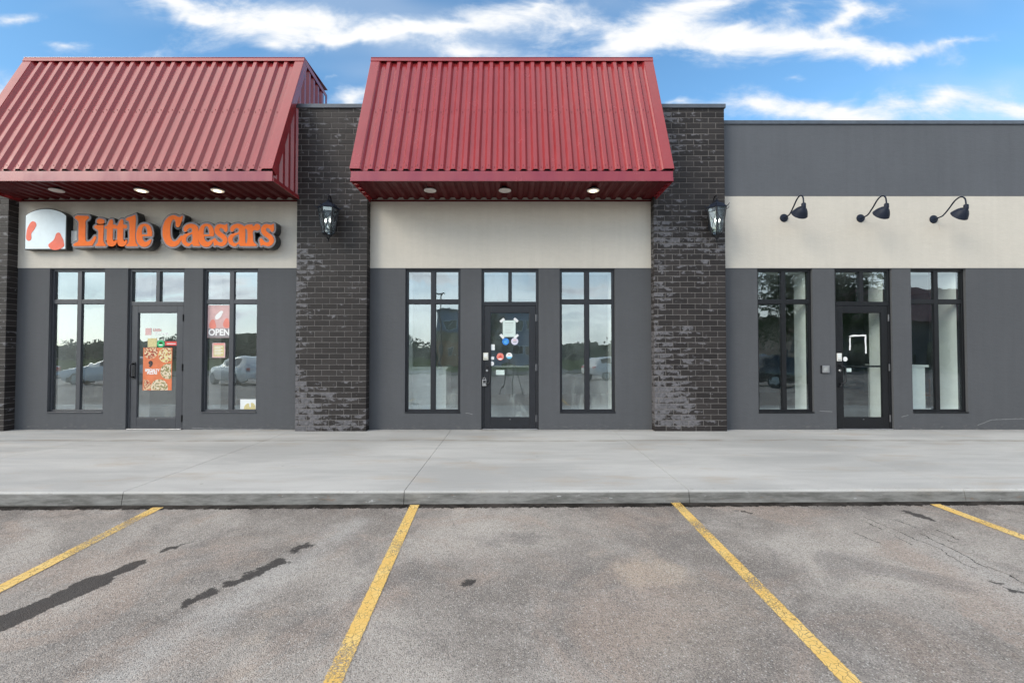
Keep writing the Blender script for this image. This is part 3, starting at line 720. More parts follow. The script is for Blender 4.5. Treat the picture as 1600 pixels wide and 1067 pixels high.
# ---- red metal canopies
PITCHC, RIB = .1829, .041
def corr(x0, x1, phase=0.0):
    """trapezoid rib profile between x0 and x1 as (x, height 0..1)"""
    P = [(x0, 0.0)]; x = x0+phase
    while x+PITCHC <= x1+1e-6:
        P += [(x+.030, 0), (x+.063, 1), (x+.120, 1), (x+.153, 0)]; x += PITCHC
    P.append((x1, 0.0)); return P
def canopy(X0, X1, back=True, tilt=0.0):
    YF, YT, ZF0, ZF1, ZT = 6.975, 8.02, 3.998, 4.150, 6.545
    w = X1-X0
    root = MB().box(X0+.012, X1-.012, YF, YF+.016, ZF0, ZF1).build('canopy', 'red', B)   # the eave fascia carries the rest
    d = Vector((0, YT-YF, ZT-ZF1)).normalized(); nrm = Vector((0, -d.z, d.y))
    base = Vector((0, YF+.012, ZF1+.004)); L = Vector((0, YT-YF, ZT-ZF1)).length
    # ribbed sheet
    EA = .165; span = w-2*(EA+.033); nr = int(round((span-.06)/PITCHC)); pt = (span-.06)/nr
    P = [(X0+.03, 1), (X0+EA, 1), (X0+EA+.033, 0)]
    for i in range(nr):
        q = X0+EA+.033+.06+i*pt; f_ = pt-.06
        P += [(q, 0), (q+.033, 1), (q+f_-.033, 1), (q+f_, 0)]
    P += [(X1-EA-.033, 0), (X1-EA, 1), (X1-.03, 1)]
    P = [p for i, p in enumerate(P) if i == 0 or p[0] > P[i-1][0]+1e-5]
    m = MB()
    lo = [base+d*.006+nrm*(h*RIB)+Vector((x, 0, 0)) for x, h in P]; hi = [base+d*(L-.01)+nrm*(h*RIB)+Vector((x, 0, 0)) for x, h in P]
    mid = [a+(b-a)*.5+nrm*rng.uniform(-.0012, .0012) for a, b in zip(lo, hi)]
    n = len(P); m.add(lo+mid+hi, [(i, i+1, n+i+1, n+i) for i in range(n-1)]+[(n+i, n+i+1, 2*n+i+1, 2*n+i) for i in range(n-1)])
    for i in range(n-1):                            # screw heads along two rows
        if P[i][1] == P[i+1][1]:
            for t in (.03, .5):
                c = base+d*(L*t)+nrm*(P[i][1]*RIB+.003)+Vector(((P[i][0]+P[i+1][0])/2+rng.uniform(-.006, .006), 0, 0))
                m.mi = 1; m.obox(c, (.005, 0, 0), d*.005, nrm*.004)
    m.build('roof_sheet', ['red', 'red_dark'], root, fixn=False)
    # black foam closing the rib ends, set back from the edge
    m = MB(); k = base+d*.022
    for i in range(n-3):
        if P[i][1] == 0 and P[i+1][1] == 1 and P[i+2][1] == 1 and P[i+3][1] == 0:
            q = [P[i], P[i+1], P[i+2], P[i+3]]
            m.face([k+nrm*(h*RIB-.0005)+Vector((x, 0, 0)) for x, h in q])
    m.build('foam_closure', 'foam', root, fixn=False)
    # flat edge trims down both slopes, over the outermost ribs
    for s, X in ((1, X0), (-1, X1)):
        a = base+d*.010+nrm*(RIB+.004); b = base+d*(L)+nrm*(RIB+.004)
        tw = .155
        m = MB(); c = (a+b)/2+Vector((X+s*tw/2, 0, 0))
        m.obox(c, (tw/2, 0, 0), (b-a)/2, nrm*.0035)
        m.obox((a+b)/2+Vector((X+s*.004, 0, 0))-nrm*.072, (.004, 0, 0), (b-a)/2, nrm*.068)
        m.build('edge_trim', 'red', root, bevel=.003)
        m = MB(); m.obox(base+d*.026+nrm*(RIB*.5-.0005)+Vector((X+s*.095, 0, 0)), (.070, 0, 0), d*.002, nrm*RIB*.5)
        m.build('foam_closure', 'foam', root)
    # ridge flashing folded over the top
    m = MB(); a = base+d*L+nrm*(RIB+.012)
    m.obox(a-d*.032+Vector(((X0+X1)/2, 0, 0)), (w/2+.003, 0, 0), d*.040, nrm*.004)
    m.box(X0-.003, X1+.003, a.y-.006, 9.0, a.z+.010, a.z+.018)
    m.build('ridge_flashing', 'red', root)
    # upper wall strip that closes the ribs under the flashing
    zt = a.z+.012
    # corrugated sides
    for s, X in ((-1, X0), (1, X1)):
        tp = lambda y: (ZF1+(y-YF-.012)*(ZT-ZF1)/(YT-YF)-.03) if y < YT+.01 else (zt-.02-(y-YT)*.12)
        Q = corr(YF+.02, 8.94, .05); Q = [q for q in Q]+[]
        extra = [(8.03, None)]
        m = MB(); row_b = []; row_t = []
        for y, h in Q:
            row_b.append((X-s*(.052-h*RIB), y, ZF0+.03 if y < 8 else ZF0+.03)); row_t.append((X-s*(.052-h*RIB), y, max(ZF0+.04, tp(y))))
        k = len(Q); m.add(row_b+row_t, [(i, i+1, k+i+1, k+i) for i in range(k-1)])
        m.build('side_sheet', 'red', root, fixn=False)
        xs = (X-.010, X+.002) if s > 0 else (X-.002, X+.010)
        MB().box(xs[0], xs[1], YF+.017, 7.985, ZF0+.001, ZF0+.062).build('eave_trim', 'red', root)
        zb = tp(8.95); y0, za, y1, zb_ = YT-.01, zt-.005, 8.98, zb+.02
        m = MB(); vs = [(x, y, z) for x in xs for (y, z) in ((y0, za), (y1, zb_), (y1, zb_-.07), (y0, za-.09))]
        m.add(vs, [(0, 1, 2, 3), (7, 6, 5, 4), (0, 4, 5, 1), (1, 5, 6, 2), (2, 6, 7, 3), (3, 7, 4, 0)])
        m.build('rake_trim', 'red', root)
        MB().box(xs[0], xs[1], 8.915, 8.975, 5.0, zb-.052).build('corner_trim', 'red', root)
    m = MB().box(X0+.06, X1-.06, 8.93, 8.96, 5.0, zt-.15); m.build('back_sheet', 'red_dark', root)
    # ribbed soffit, ribs running front to back
    ph2 = .03
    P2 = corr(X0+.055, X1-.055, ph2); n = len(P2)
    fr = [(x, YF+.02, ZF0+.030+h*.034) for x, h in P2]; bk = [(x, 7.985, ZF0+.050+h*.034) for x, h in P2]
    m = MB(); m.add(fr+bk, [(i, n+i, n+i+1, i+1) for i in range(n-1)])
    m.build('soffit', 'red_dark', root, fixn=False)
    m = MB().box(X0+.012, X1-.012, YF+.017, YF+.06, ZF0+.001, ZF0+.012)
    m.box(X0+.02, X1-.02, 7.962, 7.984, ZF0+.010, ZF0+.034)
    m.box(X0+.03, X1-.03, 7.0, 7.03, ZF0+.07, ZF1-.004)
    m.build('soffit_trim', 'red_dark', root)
    return root
canopy(-8.672, -3.690)
canopy(-2.503, 2.500)

# ---- windows and doors
def glazing(mb, x0, x1, z0, z1, Y): mb.face([(x0, Y, z0), (x1, Y, z0), (x1, Y, z1), (x0, Y, z1)])
YFR = WY+.045                  # face of the frames
YG = YFR+.030                  # glass
def window(xc, bay):
    w = MB(); a, b = xc-WW/2+.002, xc+WW/2-.002; z0, z1 = WZ0+.002, WZ1-.002; f = .036
    y0, y1 = YFR, YFR+.10
    w.box(a, a+f, y0, y1, z0, z1); w.box(b-f, b, y0, y1, z0, z1)
    w.box(a+f, b-f, y0, y1, z0, z0+.052); w.box(a+f, b-f, y0, y1, z1-f, z1)
    zt = 2.246; mw = .038
    w.box(xc-mw, xc+mw, y0+.003, y1, z0+.052, z1-f)
    w.box(a+f, xc-mw, y0+.002, y1, zt-.036, zt+.036); w.box(xc+mw, b-f, y0+.002, y1, zt-.036, zt+.036)
    o = w.build('window', bay['frame'], B, (xc, YFR, WZ0), bevel=.004)
    p = MB()
    for xa, xb in ((a+f, xc-mw), (xc+mw, b-f)):
        for za, zb in ((z0+.052, zt-.036), (zt+.036, z1-f)): glazing(p, xa, xb, za, zb, YG+rng.uniform(-.001, .001))
    p.build('pane', bay['glass'], o, fixn=False)
    s = MB()                                        # glazing beads round each light
    for xa, xb in ((a+f, xc-mw), (xc+mw, b-f)):
        for za, zb in ((z0+.052, zt-.036), (zt+.036, z1-f)):
            t = .009
            s.box(xa, xa+t, y0+.016, YG-.002, za, zb); s.box(xb-t, xb, y0+.016, YG-.002, za, zb)
            s.box(xa+t, xb-t, y0+.016, YG-.002, za, za+t); s.box(xa+t, xb-t, y0+.016, YG-.002, zb-t, zb)
    s.build('glazing_bead', bay['frame'], o)
    sl = MB().box(a-.001, b+.001, WY-.012, YFR-.001, z0+.001, z0+.022)
    sl.build('sill', bay['frame'], o, bevel=.003)
    return o
def door(xc, bay, style):
    fr = bay['frame']
    a, b = xc-DW/2+.002, xc+DW/2-.002; z1 = DZ1-.002; f = .042; y0, y1 = YFR-.01, YFR+.10
    zt = 2.205
    w = MB(); w.box(a, a+f, y0, y1, .006, z1); w.box(b-f, b, y0, y1, .006, z1)
    w.box(a+f, b-f, y0, y1, z1-f, z1); w.box(a+f, b-f, y0, y1, zt-.028, zt+.040)
    w.box(xc-.033, xc+.033, y0+.003, y1, zt+.040, z1-f)
    o = w.build('door_frame', fr, B, (xc, YFR, 0), bevel=.004)
    p = MB(); glazing(p, a+f, xc-.033, zt+.04, z1-f, YG); glazing(p, xc+.033, b-f, zt+.04, z1-f, YG)
    p.build('transom_pane', bay['glass'], o, fixn=False)
    MB().box(a+f-.02, b-f+.02, y0-.05, y1-.02, .0015, .014).build('threshold', 'steel', o, bevel=.003)
    # the leaf
    la, lb, lz0, lz1 = a+f+.004, b-f-.004, .016, zt-.032; ly0, ly1 = YFR-.004, YFR+.045
    st = .108; bt, tp = .185, .118
    l = MB(); l.box(la, la+st, ly0, ly1, lz0, lz1); l.box(lb-st, lb, ly0, ly1, lz0, lz1)
    l.box(la+st, lb-st, ly0, ly1, lz0, lz0+bt); l.box(la+st, lb-st, ly0, ly1, lz1-tp, lz1)
    lf = l.build('door', fr, B, (xc, YFR, 0), bevel=.004)
    p = MB(); glazing(p, la+st, lb-st, lz0+bt, lz1-tp, YG-.01); p.build('pane', bay['glass'], lf, fixn=False)
    s = MB(); xa, xb, za, zb, t = la+st, lb-st, lz0+bt, lz1-tp, .010
    s.box(xa, xa+t, ly0+.008, YG-.012, za, zb); s.box(xb-t, xb, ly0+.008, YG-.012, za, zb)
    s.box(xa+t, xb-t, ly0+.008, YG-.012, za, za+t); s.box(xa+t, xb-t, ly0+.008, YG-.012, zb-t, zb)
    s.build('glazing_bead', fr, lf)
    for z in (1.96, 1.085, .19):                    # hinges on the right
        h = MB(); h.lathe([(.0, -.062), (.011, -.060), (.011, .060), (.0, .062)], (lb+.004, ly0-.012, z), 10)
        h.box(lb-.004, lb+.026, ly0-.009, y0-.0005, z-.058, z+.058)
        h.build('hinge', 'hinge' if style != 'left' else 'frame_black', lf)
    # pull handle
    if style == 'left':
        hx = la+.045; h = MB()
        h.tube([(hx+.01, ly0, 1.145), (hx+.01, ly0-.055, 1.145), (hx-.004, ly0-.07, 1.13), (hx-.004, ly0-.07, .93), (hx+.01, ly0-.055, .915), (hx+.01, ly0, .915)], .0125, 10)
        h.box(hx-.02, hx+.035, ly0-.008, ly0-.0003, .88, 1.18)
        h.build('handle', 'black_metal', lf, smooth=40)
    else:
        hx = la+.085; h = MB(); zt_, zb_ = 1.115, .80
        h.tube([(hx-.045, ly0, zt_), (hx-.04, ly0-.045, zt_), (hx, ly0-.06, zt_-.008), (hx+.022, ly0-.062, zt_-.045), (hx+.022, ly0-.062, zb_+.045), (hx, ly0-.06, zb_+.008), (hx-.045, ly0-.045, zb_), (hx-.045, ly0, zb_)], .013, 10)
        h.build('handle', 'black_metal', lf, smooth=40)
        k = MB(); k.lathe([(.0, .0), (.022, 0), (.022, .012), (.016, .018), (0, .018)], (0, 0, 0), 16)
        k.v = [(la+.048+x, ly0-z, 1.03+y) for x, y, z in k.v]
        k.build('lock', 'steel', lf)
        if style == 'right':
            k = MB().disc((la+.045, .76), .034, ly0-.012, ly0-.0003).disc((la+.045, .76), .020, ly0-.03, ly0-.012)
            k.tube([(la+.045, ly0-.03, .76), (la+.06, ly0-.04, .79)], .008, 8)
            k.build('lock', 'black_metal', lf)
    # push bar inside and a closing badge on the bottom rail
    if style != 'left':
        MB().box(la+st*.5, lb-st*.5, YG+.03, YG+.055, 1.085, 1.118).build('push_bar', fr if style == 'right' else 'grey_plastic', lf)
    MB().box(xc-.012, xc+.012, ly0-.003, ly0-.0003, .168, .176).build('badge', 'steel', lf)
    return lf
for bay, st in zip(BAYS, ('left', 'mid', 'right')):
    for wx in bay['win']: window(wx, bay)
    door(bay['door'], bay, st)

# ---- rooms behind the glass
def room(x0, x1, wallm, depth):
    m = MB(); y0, y1 = WY+.305, WY+depth
    m.face([(x0, y1, 0), (x1, y1, 0), (x1, y1, 3.0), (x0, y1, 3.0)])
    m.face([(x0, y0, 0), (x0, y1, 0), (x0, y1, 3.0), (x0, y0, 3.0)])
    m.face([(x1, y0, 0), (x1, y0, 3.0), (x1, y1, 3.0), (x1, y1, 0)])
    m.build('interior_wall', wallm, B, fixn=False)
    MB().box(x0, x1, y0+.0, y1, -.012, .006).build('interior_floor', 'floor_in', B)
    MB().box(x0, x1, y0, y1, 3.0, 3.03).build('interior_ceiling', 'ceil_in', B)
room(-8.65, -3.2, 'wall_in', 5.0)
room(-3.1, 3.0, 'wall_in', 6.5)
room(3.1, 11.6, 'wall_in_dark', 7.0)
for bay in BAYS:                                    # white plastered reveals inside every opening
    for xa, xb, za, zb in [(w_-WW/2, w_+WW/2, WZ0, WZ1) for w_ in bay['win']]+[(bay['door']-DW/2, bay['door']+DW/2, .01, DZ1)]:
        m = MB(); y0, y1 = WY+.150, WY+.50
        m.box(xa+.003, xa+.022, y0, y1, za+.01, zb-.01); m.box(xb-.022, xb-.003, y0, y1, za+.01, zb-.01)
        m.box(xa+.022, xb-.022, y0, y1, zb-.025, zb-.01)
        if za > .1: m.box(xa+.022, xb-.022, y0, y1, za+.01, za+.025)
        m.build('interior_reveal', 'white', B)

# ================================================================== SIGNS AND LAMPS
# ---- channel letter sign: black cans, grey backing, orange faces
YS = WY-.215                   # face of the letters
GL = {
 'L': [[(705,215),(735,195,1),(858,200,1),(868,222),(852,240),(832,258),(830,320),(828,440),(838,488),(872,488),(905,462),(938,428),(950,440),(938,480),(905,540,1),(700,545,1),(688,528),(708,508),(740,490),(745,430),(747,330),(744,262),(722,240)]],
 'i': [[(955,262),(966,240),(1000,232),(1036,244),(1044,264),(1034,286),(1000,294),(964,286)],
       [(925,326),(950,306),(1000,303),(1034,300,1),(1034,400),(1032,480),(1044,510),(1062,536),(1055,544,1),(945,544,1),(940,532),(962,508),(970,480),(972,420),(968,365),(945,348)]],
 't': [[(1046,326),(1075,305),(1094,266),(1112,242),(1130,240),(1139,256),(1140,298,1),(1176,305),(1176,340),(1140,347,1),(1139,410),(1141,470),(1154,486),(1172,470),(1184,478),(1178,515),(1150,543),(1112,548),(1082,534),(1070,500),(1068,430),(1070,350,1),(1050,346)]],
 'l': [[(1284,238),(1300,222),(1345,206),(1392,188,1),(1398,210),(1396,330),(1395,470),(1404,508),(1424,536),(1416,546,1),(1294,546,1),(1288,534),(1312,510),(1322,478),(1324,380),(1322,280),(1310,258),(1290,254)]],
 'e': [[(1404,425),(1414,360),(1446,306),(1498,288),(1552,306),(1580,360),(1586,418),(1580,432,1),(1476,434,1),(1484,474),(1516,494),(1552,474),(1574,468),(1572,496),(1548,534),(1500,554),(1450,540),(1416,496)],
       [(1474,402,1),(1476,360),(1498,328),(1520,356),(1524,402,1)]],
 'C': [[(174,378),(186,296),(220,232),(270,198),(318,194),(348,208),(376,212),(402,200),(402,232),(384,288),(366,324),(340,330),(326,312),(322,272),(304,242),(282,262),(268,310),(264,384),(274,450),(302,486),(332,480),(362,450),(392,422),(400,436),(384,486),(348,534),(296,552),(236,536),(194,482)]],
 'a': [[(414,362),(428,318),(476,292),(534,294),(574,322),(586,372),(586,470),(590,505),(604,534),(594,544,1),(524,544,1),(512,524),(470,548),(420,532),(390,480),(400,430),(450,398),(506,382),(508,350),(488,338),(464,354),(440,382)],
       [(506,418,1),(468,436),(450,466),(464,496),(490,498),(506,478)]],
 's': [[(766,376),(776,322),(822,292),(862,298),(888,300),(908,290),(914,316),(910,372),(890,386),(866,356),(834,340),(824,360),(850,390),(890,420),(914,466),(902,516),(856,546),(812,540),(788,532),(764,542),(756,516),(752,462),(770,452),(796,480),(834,500),(858,484),(840,456),(796,424)]],
 'r': [[(1104,324),(1130,304),(1180,296),(1198,296,1),(1204,316),(1236,292),(1268,294),(1288,320),(1276,356),(1244,370),(1220,362),(1206,376),(1206,440),(1210,490),(1230,514),(1248,536),(1240,545,1),(1114,545,1),(1108,534),(1130,508),(1138,470),(1138,390),(1132,356),(1110,344)]],
}
S_ = 7.2727
seq = [('L', 0, 20), ('i', 0, 20), ('t', 0, 20), ('t', 118, 20), ('l', 0, 20), ('e', 0, 20),
       ('C', 0, 230), ('a', 0, 230), ('e', -824, 230), ('s', 0, 230), ('a', 530, 230), ('r', 0, 230), ('s', 528, 230)]
sign = thing('shop_sign', at(268, 365, WY-.02), 'long orange channel letter sign on the beige wall under the left red canopy', 'sign')
OS = ORG[sign.name]
for i, (ch, dx, ox) in enumerate(seq):
    pts = []
    for lp in GL[ch]:
        q = []; hole = ch in 'ea' and lp is GL[ch][1]; hc = (sum(t[0] for t in lp)/len(lp), sum(t[1] for t in lp)/len(lp)); hk = 1.22 if hole else 1.0
        for t in lp:
            t = (hc[0]+(t[0]-hc[0])*hk, hc[1]+(t[1]-hc[1])*hk)+tuple(t[2:])
            p = at(ox+(t[0]+dx)/S_, 310+t[1]/S_, YS); q.append((p.x-OS.x, p.z-OS.z)+((1,) if len(t) > 2 else ()))
        pts.append(q)
    can = curve_mesh(pts, .155-.0006*(i % 3), .036)
    o = place('letter', can, 'can_black', sign, Vector((OS.x, YS+.084, OS.z)))
    tr = curve_mesh(pts, .004, .0265)
    place('letter_backing', tr, 'trim_grey', o, Vector((OS.x, YS+.0046-.0004*(i % 4), OS.z)))
    fc = curve_mesh(pts, .006, -.0025, 8)
    place('letter_face', fc, 'orange', o, Vector((OS.x, YS-.0015-.0003*(i % 2), OS.z)))
a, b = at(112, 361, WY-.04), at(425, 381, WY-.04)
MB().box(a.x, b.x, WY-.050, WY-.0065, b.z, a.z).build('raceway', 'white_plastic', sign, bevel=.003)

# ---- arched sign cabinet beside the letters; its figure is left out, plain colour fields remain
YL = WY-.125
logo = thing('cabinet_sign', at(71, 360, WY-.02), 'white arch topped sign cabinet with plain orange patches left of the orange letters', 'sign')
l, r_, bt, tp = at(38.2, 389, YL).x, at(103.6, 389, YL).x, at(71, 390.3, YL).z, at(71, 337, YL).z
apex = at(71, 325.6, YL).z
def arch(x0, x1, z0, z1, za, n=20):
    P = [(x0, z0), (x1, z0)]
    for k in range(n+1):
        t = k/n; x = x1+(x0-x1)*t
        P.append((x, z1+(za-z1)*(1-(2*t-1)**2)**.8))
    return P
MB().prism(arch(l, r_, bt, tp, apex), YL, WY-.0062).build('cabinet', 'can_black', logo, bevel=.004)
e = .016
MB().prism(arch(l+e, r_-e, bt+e, tp-.004, apex-e), YL-.003, YL-.0004).build('face', 'logo_white', logo)
def patch(pts, mat):
    q = [[(at(20+x/S_, 310+y/S_, YL).x-ORG[logo.name].x, at(20+x/S_, 310+y/S_, YL).z-ORG[logo.name].z) for x, y in pts]]
    place('colour_field', curve_mesh(q, .003), mat, logo, Vector((ORG[logo.name].x, YL-.0042, ORG[logo.name].z)))
patch([(410,548),(470,470),(520,390),(560,440),(582,500),(580,550)], 'logo_red')
patch([(170,480),(158,400),(190,300),(232,262),(268,290),(250,350),(215,400),(205,475)], 'logo_red')

# ---- recessed soffit lights
def soffit_light(px, py, lit, label):
    c = at(px, py, 7.43); zs = 4.025
    t = thing('soffit_light', (c.x, 7.43, zs-.01), label, 'light', 'round lights under the red canopies')
    o = ORG[t.name]
    MB().lathe([(.050, .06), (.060, .012), (.056, .0)], o, 20).build('housing', 'black_metal', t, smooth=40)
    MB().lathe([(.098, -.012), (.102, -.006), (.098, .002), (.0, .003)], o, 32).build('trim_ring', 'white_plastic', t, smooth=40)
    m = MB().lathe([(.0, -.017), (.060, -.017), (.084, -.013), (.092, -.0125)], o, 32)
    lens = m.build('lens', 'lens_on' if lit else 'lens_off', t, smooth=40)
    if lit:
        MB().lathe([(.0, -.0225), (.048, -.0222), (.060, -.0175)], o, 24).build('lamp', 'lamp_core', lens, smooth=40)
    return t
soffit_light(88.5, 300, False, 'unlit white soffit light at the left, above the arched sign cabinet')
soffit_light(221, 299, True, 'lit soffit light under the left canopy, over the small orange letters of the first word')
soffit_light(340, 298, True, 'lit soffit light under the left canopy, nearest the left wall lantern')
soffit_light(672, 297.5, False, 'unlit soffit light of the middle canopy, above the window left of the door')
soffit_light(789, 297.5, False, 'unlit soffit light of the middle canopy, straight above the middle door')
soffit_light(927, 297, True, 'only lit soffit light under the middle canopy, above the right window')

# ---- wall lanterns
def lantern(x, z, label, rz):
    t = thing('wall_lantern', (x, PY, z), label, 'lantern', 'black wall lanterns on the brick piers')
    yc = -.215; c = (x, PY+yc, z)
    HN = 6; ph = R(rz)
    def ring(r, zz): return [Vector((c[0]+r*math.cos(2*math.pi*k/HN+ph), c[1]+r*math.sin(2*math.pi*k/HN+ph), z+zz)) for k in range(HN)]
    top, sh, low, bot = ring(.160, .150), ring(.152, .085), ring(.100, -.225), ring(.094, -.265)
    tip = Vector((c[0], c[1], z-.37))
    f = MB()
    for k in range(HN):
        q = (k+1) % HN
        f.tube([top[k], sh[k], low[k], bot[k]], .012, 6)
        for rg, w in ((top, .012), (sh, .008), (low, .008), (bot, .010)): f.bar(rg[k], rg[q], w)
        f.tube([bot[k], bot[k]*.45+tip*.55+Vector((0, 0, .012)), tip+(bot[k]-tip)*.12], .0065, 6)
        f.tube([sh[k]*.97+sh[q]*.03, (sh[k]+sh[q])*.25+(low[k]+low[q])*.25, low[q]*.97+low[k]*.03], .0042, 5)
        f.tube([sh[q]*.97+sh[k]*.03, (sh[k]+sh[q])*.25+(low[k]+low[q])*.25, low[k]*.97+low[q]*.03], .0042, 5)
    f.build('cage', 'black_metal', t)
    gm = MB()
    for k in range(HN):
        q = (k+1) % HN
        gm.face([sh[k]*.995+Vector(c)*.005, sh[q]*.995+Vector(c)*.005, top[q], top[k]]); gm.face([low[k], low[q], sh[q], sh[k]])
        gm.face([bot[k], bot[q], low[q], low[k]])
    gm.build('glass', 'glass_lantern', t, fixn=False)
    rf = MB().lathe([(.176, .150), (.178, .162), (.150, .185), (.112, .225), (.062, .250), (.030, .262), (.026, .285), (.036, .292), (.012, .305)], c, HN, ph)
    for k in range(HN):                             # little curled horns on the corners
        dv = (top[k]-Vector((c[0], c[1], z+.150))).normalized(); p0 = top[k]+Vector((0, 0, .006))
        rf.tube([p0, p0+dv*.030+Vector((0, 0, .008)), p0+dv*.052+Vector((0, 0, .026)), p0+dv*.062+Vector((0, 0, .048))], [.007, .006, .005, .003], 6)
    rf.build('roof', 'navy_metal', t)
    MB().lathe([(.0, -.405), (.014, -.395), (.018, -.380), (.010, -.366), (.022, -.352), (.018, -.338), (.0, -.335)], c, 10).build('finial', 'black_metal', t, smooth=50)
    cd = MB()
    for dx, dy in ((-.036, -.02), (.036, -.02), (0, .04)):
        cd.lathe([(.011, -.21), (.011, -.09), (.009, -.085)], (c[0]+dx, c[1]+dy, z), 10)
    cnd = cd.build('candle', 'cream_plastic', t, smooth=40)
    bl = MB()
    for dx, dy in ((-.036, -.02), (.036, -.02)):
        bl.lathe([(.0, -.085), (.010, -.074), (.0125, -.055), (.007, -.03), (.0, -.012)], (c[0]+dx, c[1]+dy, z), 10)
    bl.build('bulb', 'bulb', cnd, smooth=50)
    br = MB()
    arc = [(0, -.006, -.08), (0, -.03, .05), (0, -.045, .19), (0, -.085, .325), (0, -.150, .385), (0, -.205, .375), (0, -.232, .330), (0, -.215, .298)]
    br.tube([(x+p[0], PY+p[1], z+p[2]) for p in arc], [.012]*8, 8)
    sc_ = [(.05+.045*math.cos(a)*(1-a/11), .0, .045*math.sin(a)*(1-a/11)) for a in [k*.5 for k in range(16)]]
    br.tube([(x, PY-.165+p[0]*.9, z+.315+p[2]) for p in sc_], .0075, 6)
    br.build('bracket', 'black_metal', t, smooth=50)
    p = MB(); p.prism([(x-.05, z-.17), (x+.05, z-.17), (x+.062, z-.10), (x+.05, z+.06), (x+.03, z+.11), (x, z+.14), (x-.03, z+.11), (x-.05, z+.06), (x-.062, z-.10)], PY-.020, PY-.002)
    p.build('wall_plate', 'black_metal', t, bevel=.005)
    return t
lz = at(513, 340, 7.6).z
lantern(at(513, 340, 7.615).x, lz, 'black glass wall lantern on the brick pier between the two red canopies', 75)
lantern(at(1120, 340, 7.615).x, lz, 'black wall lantern at the right edge of the pier beside the gooseneck lamps', 66)

# ---- gooseneck sign lamps on the right bay
def gooseneck(px, py, label, turn):
    b0 = at(px, py, WY); x, z = b0.x, b0.z; yw = WY-.006
    t = thing('gooseneck_lamp', (x, yw, z), label, 'wall lamp', 'black gooseneck lamps on the beige band')
    pl = MB().lathe([(.0, .030), (.030, .028), (.066, .016), (.072, .004), (.072, 0)], (0, 0, 0), 28)
    pl.v = [(x+a, yw-c, z+b) for a, b, c in pl.v]; pl.build('wall_plate', 'navy_metal', t, smooth=40)
    tx = math.sin(R(turn)); ty = math.cos(R(turn))
    pr = [(0, -.005), (.10, .002), (.17, .020), (.27, .105), (.36, .195), (.43, .232), (.49, .228), (.535, .185), (.548, .12), (.55, .075)]
    fine = []
    for i in range(len(pr)-1):
        p0, p1, p2, p3 = pr[max(i-1, 0)], pr[i], pr[i+1], pr[min(i+2, len(pr)-1)]
        for k in range(4):
            u = k/4
            fine.append(tuple(.5*((2*p1[j])+(-p0[j]+p2[j])*u+(2*p0[j]-5*p1[j]+4*p2[j]-p3[j])*u*u+(-p0[j]+3*p1[j]-3*p2[j]+p3[j])*u**3) for j in (0, 1)))
    fine.append(pr[-1])
    MB().tube([(x+tx*d, yw-.01-ty*d, z+h) for d, h in fine], .0115, 10).build('arm', 'navy_metal', t, smooth=50)
    cx, cy, cz = x+tx*.55, yw-.01-ty*.55, z+.075
    TL = R(50); ct, sn = math.cos(TL), math.sin(TL)
    def slant(p):                                   # the shade leans back so its mouth lights the wall
        u = (p.x-cx)*tx-(p.y-cy)*ty; s_ = (p.x-cx)*ty+(p.y-cy)*tx; zz_ = p.z-cz+.05
        u2 = u*ct+zz_*sn; z2 = -u*sn+zz_*ct
        if p.z > cz-.062: u2, z2 = u, zz_
        return Vector((cx+u2*tx+s_*ty, cy-u2*ty+s_*tx, cz-.05+z2))
    prof = [(.014, .012), (.026, .008), (.034, -.004), (.034, -.060), (.044, -.068), (.064, -.084), (.090, -.118), (.112, -.160), (.128, -.200), (.124, -.199), (.108, -.160), (.085, -.120), (.055, -.092), (.0, -.088)]
    MB().lathe(prof, (cx, cy, cz), 32, warp=slant).build('shade', 'navy_metal', t, smooth=45)
    MB().lathe([(.0, -.088), (.022, -.095), (.030, -.115), (.020, -.135), (.0, -.142)], (cx, cy, cz), 14, warp=slant).build('bulb', 'lens_off', t, smooth=50)
    return t
gooseneck(1224.5, 341, 'black gooseneck lamp nearest the brick pier, above the window left of the door', -1)
gooseneck(1344, 341.5, 'black gooseneck lamp above the right shop door, between two like it', 0)
gooseneck(1458, 343, 'black gooseneck lamp farthest right, with a rust streak below its plate', 2)

# ================================================================== THINGS ON THE WALL AND DOORS
YD = YG-.010                   # door glass
def sheet(name, px0, py0, px1, py1, mat, label, cat, Y=None, group=None, t=.0015, gap=.002):
    Y = (YD if Y is None else Y)-gap
    c = at((px0+px1)/2, py1, Y)
    o = rect(MB(), px0, py0, px1, py1, Y, t).build(name, mat, None, (c.x, Y, c.z))
    return tag(o, label, cat, group)
def part_rect(name, parent, px0, py0, px1, py1, mat, Y, t=.0006):
    return rect(MB(), px0, py0, px1, py1, Y, t).build(name, mat, parent)
def text_on(parent, s, px, py, h_px, mat, Y, offset=.0, squash=1.0, name='lettering'):
    p = at(px, py, Y); size = h_px/89*1.37
    me = text_mesh(s, size, .0008, offset)
    if squash != 1: me.transform(Matrix.Diagonal((squash, 1, 1, 1)))
    return place(name, me, mat, parent, p)
def round_sticker(px, py, r, mat, label, Y=None, group='round stickers on the shop doors'):
    Y = (YD if Y is None else Y)-.002
    c = at(px, py, Y); rr = r/88.5
    o = MB().disc((c.x, c.z), rr, Y-.0012, Y).build('round_sticker', mat, None, (c.x, Y, c.z))
    return tag(o, label, 'sticker', group), c, rr, Y-.0012
def sticker_bit(parent, c, pts, mat, Y):
    MB().prism([(c.x+a, c.z+b) for a, b in pts], Y-.0008, Y-.0002).build('emblem', mat, parent)
def ell(cx, cz, rx, rz, n=16): return [(cx+rx*math.cos(2*math.pi*k/n), cz+rz*math.sin(2*math.pi*k/n)) for k in range(n)]

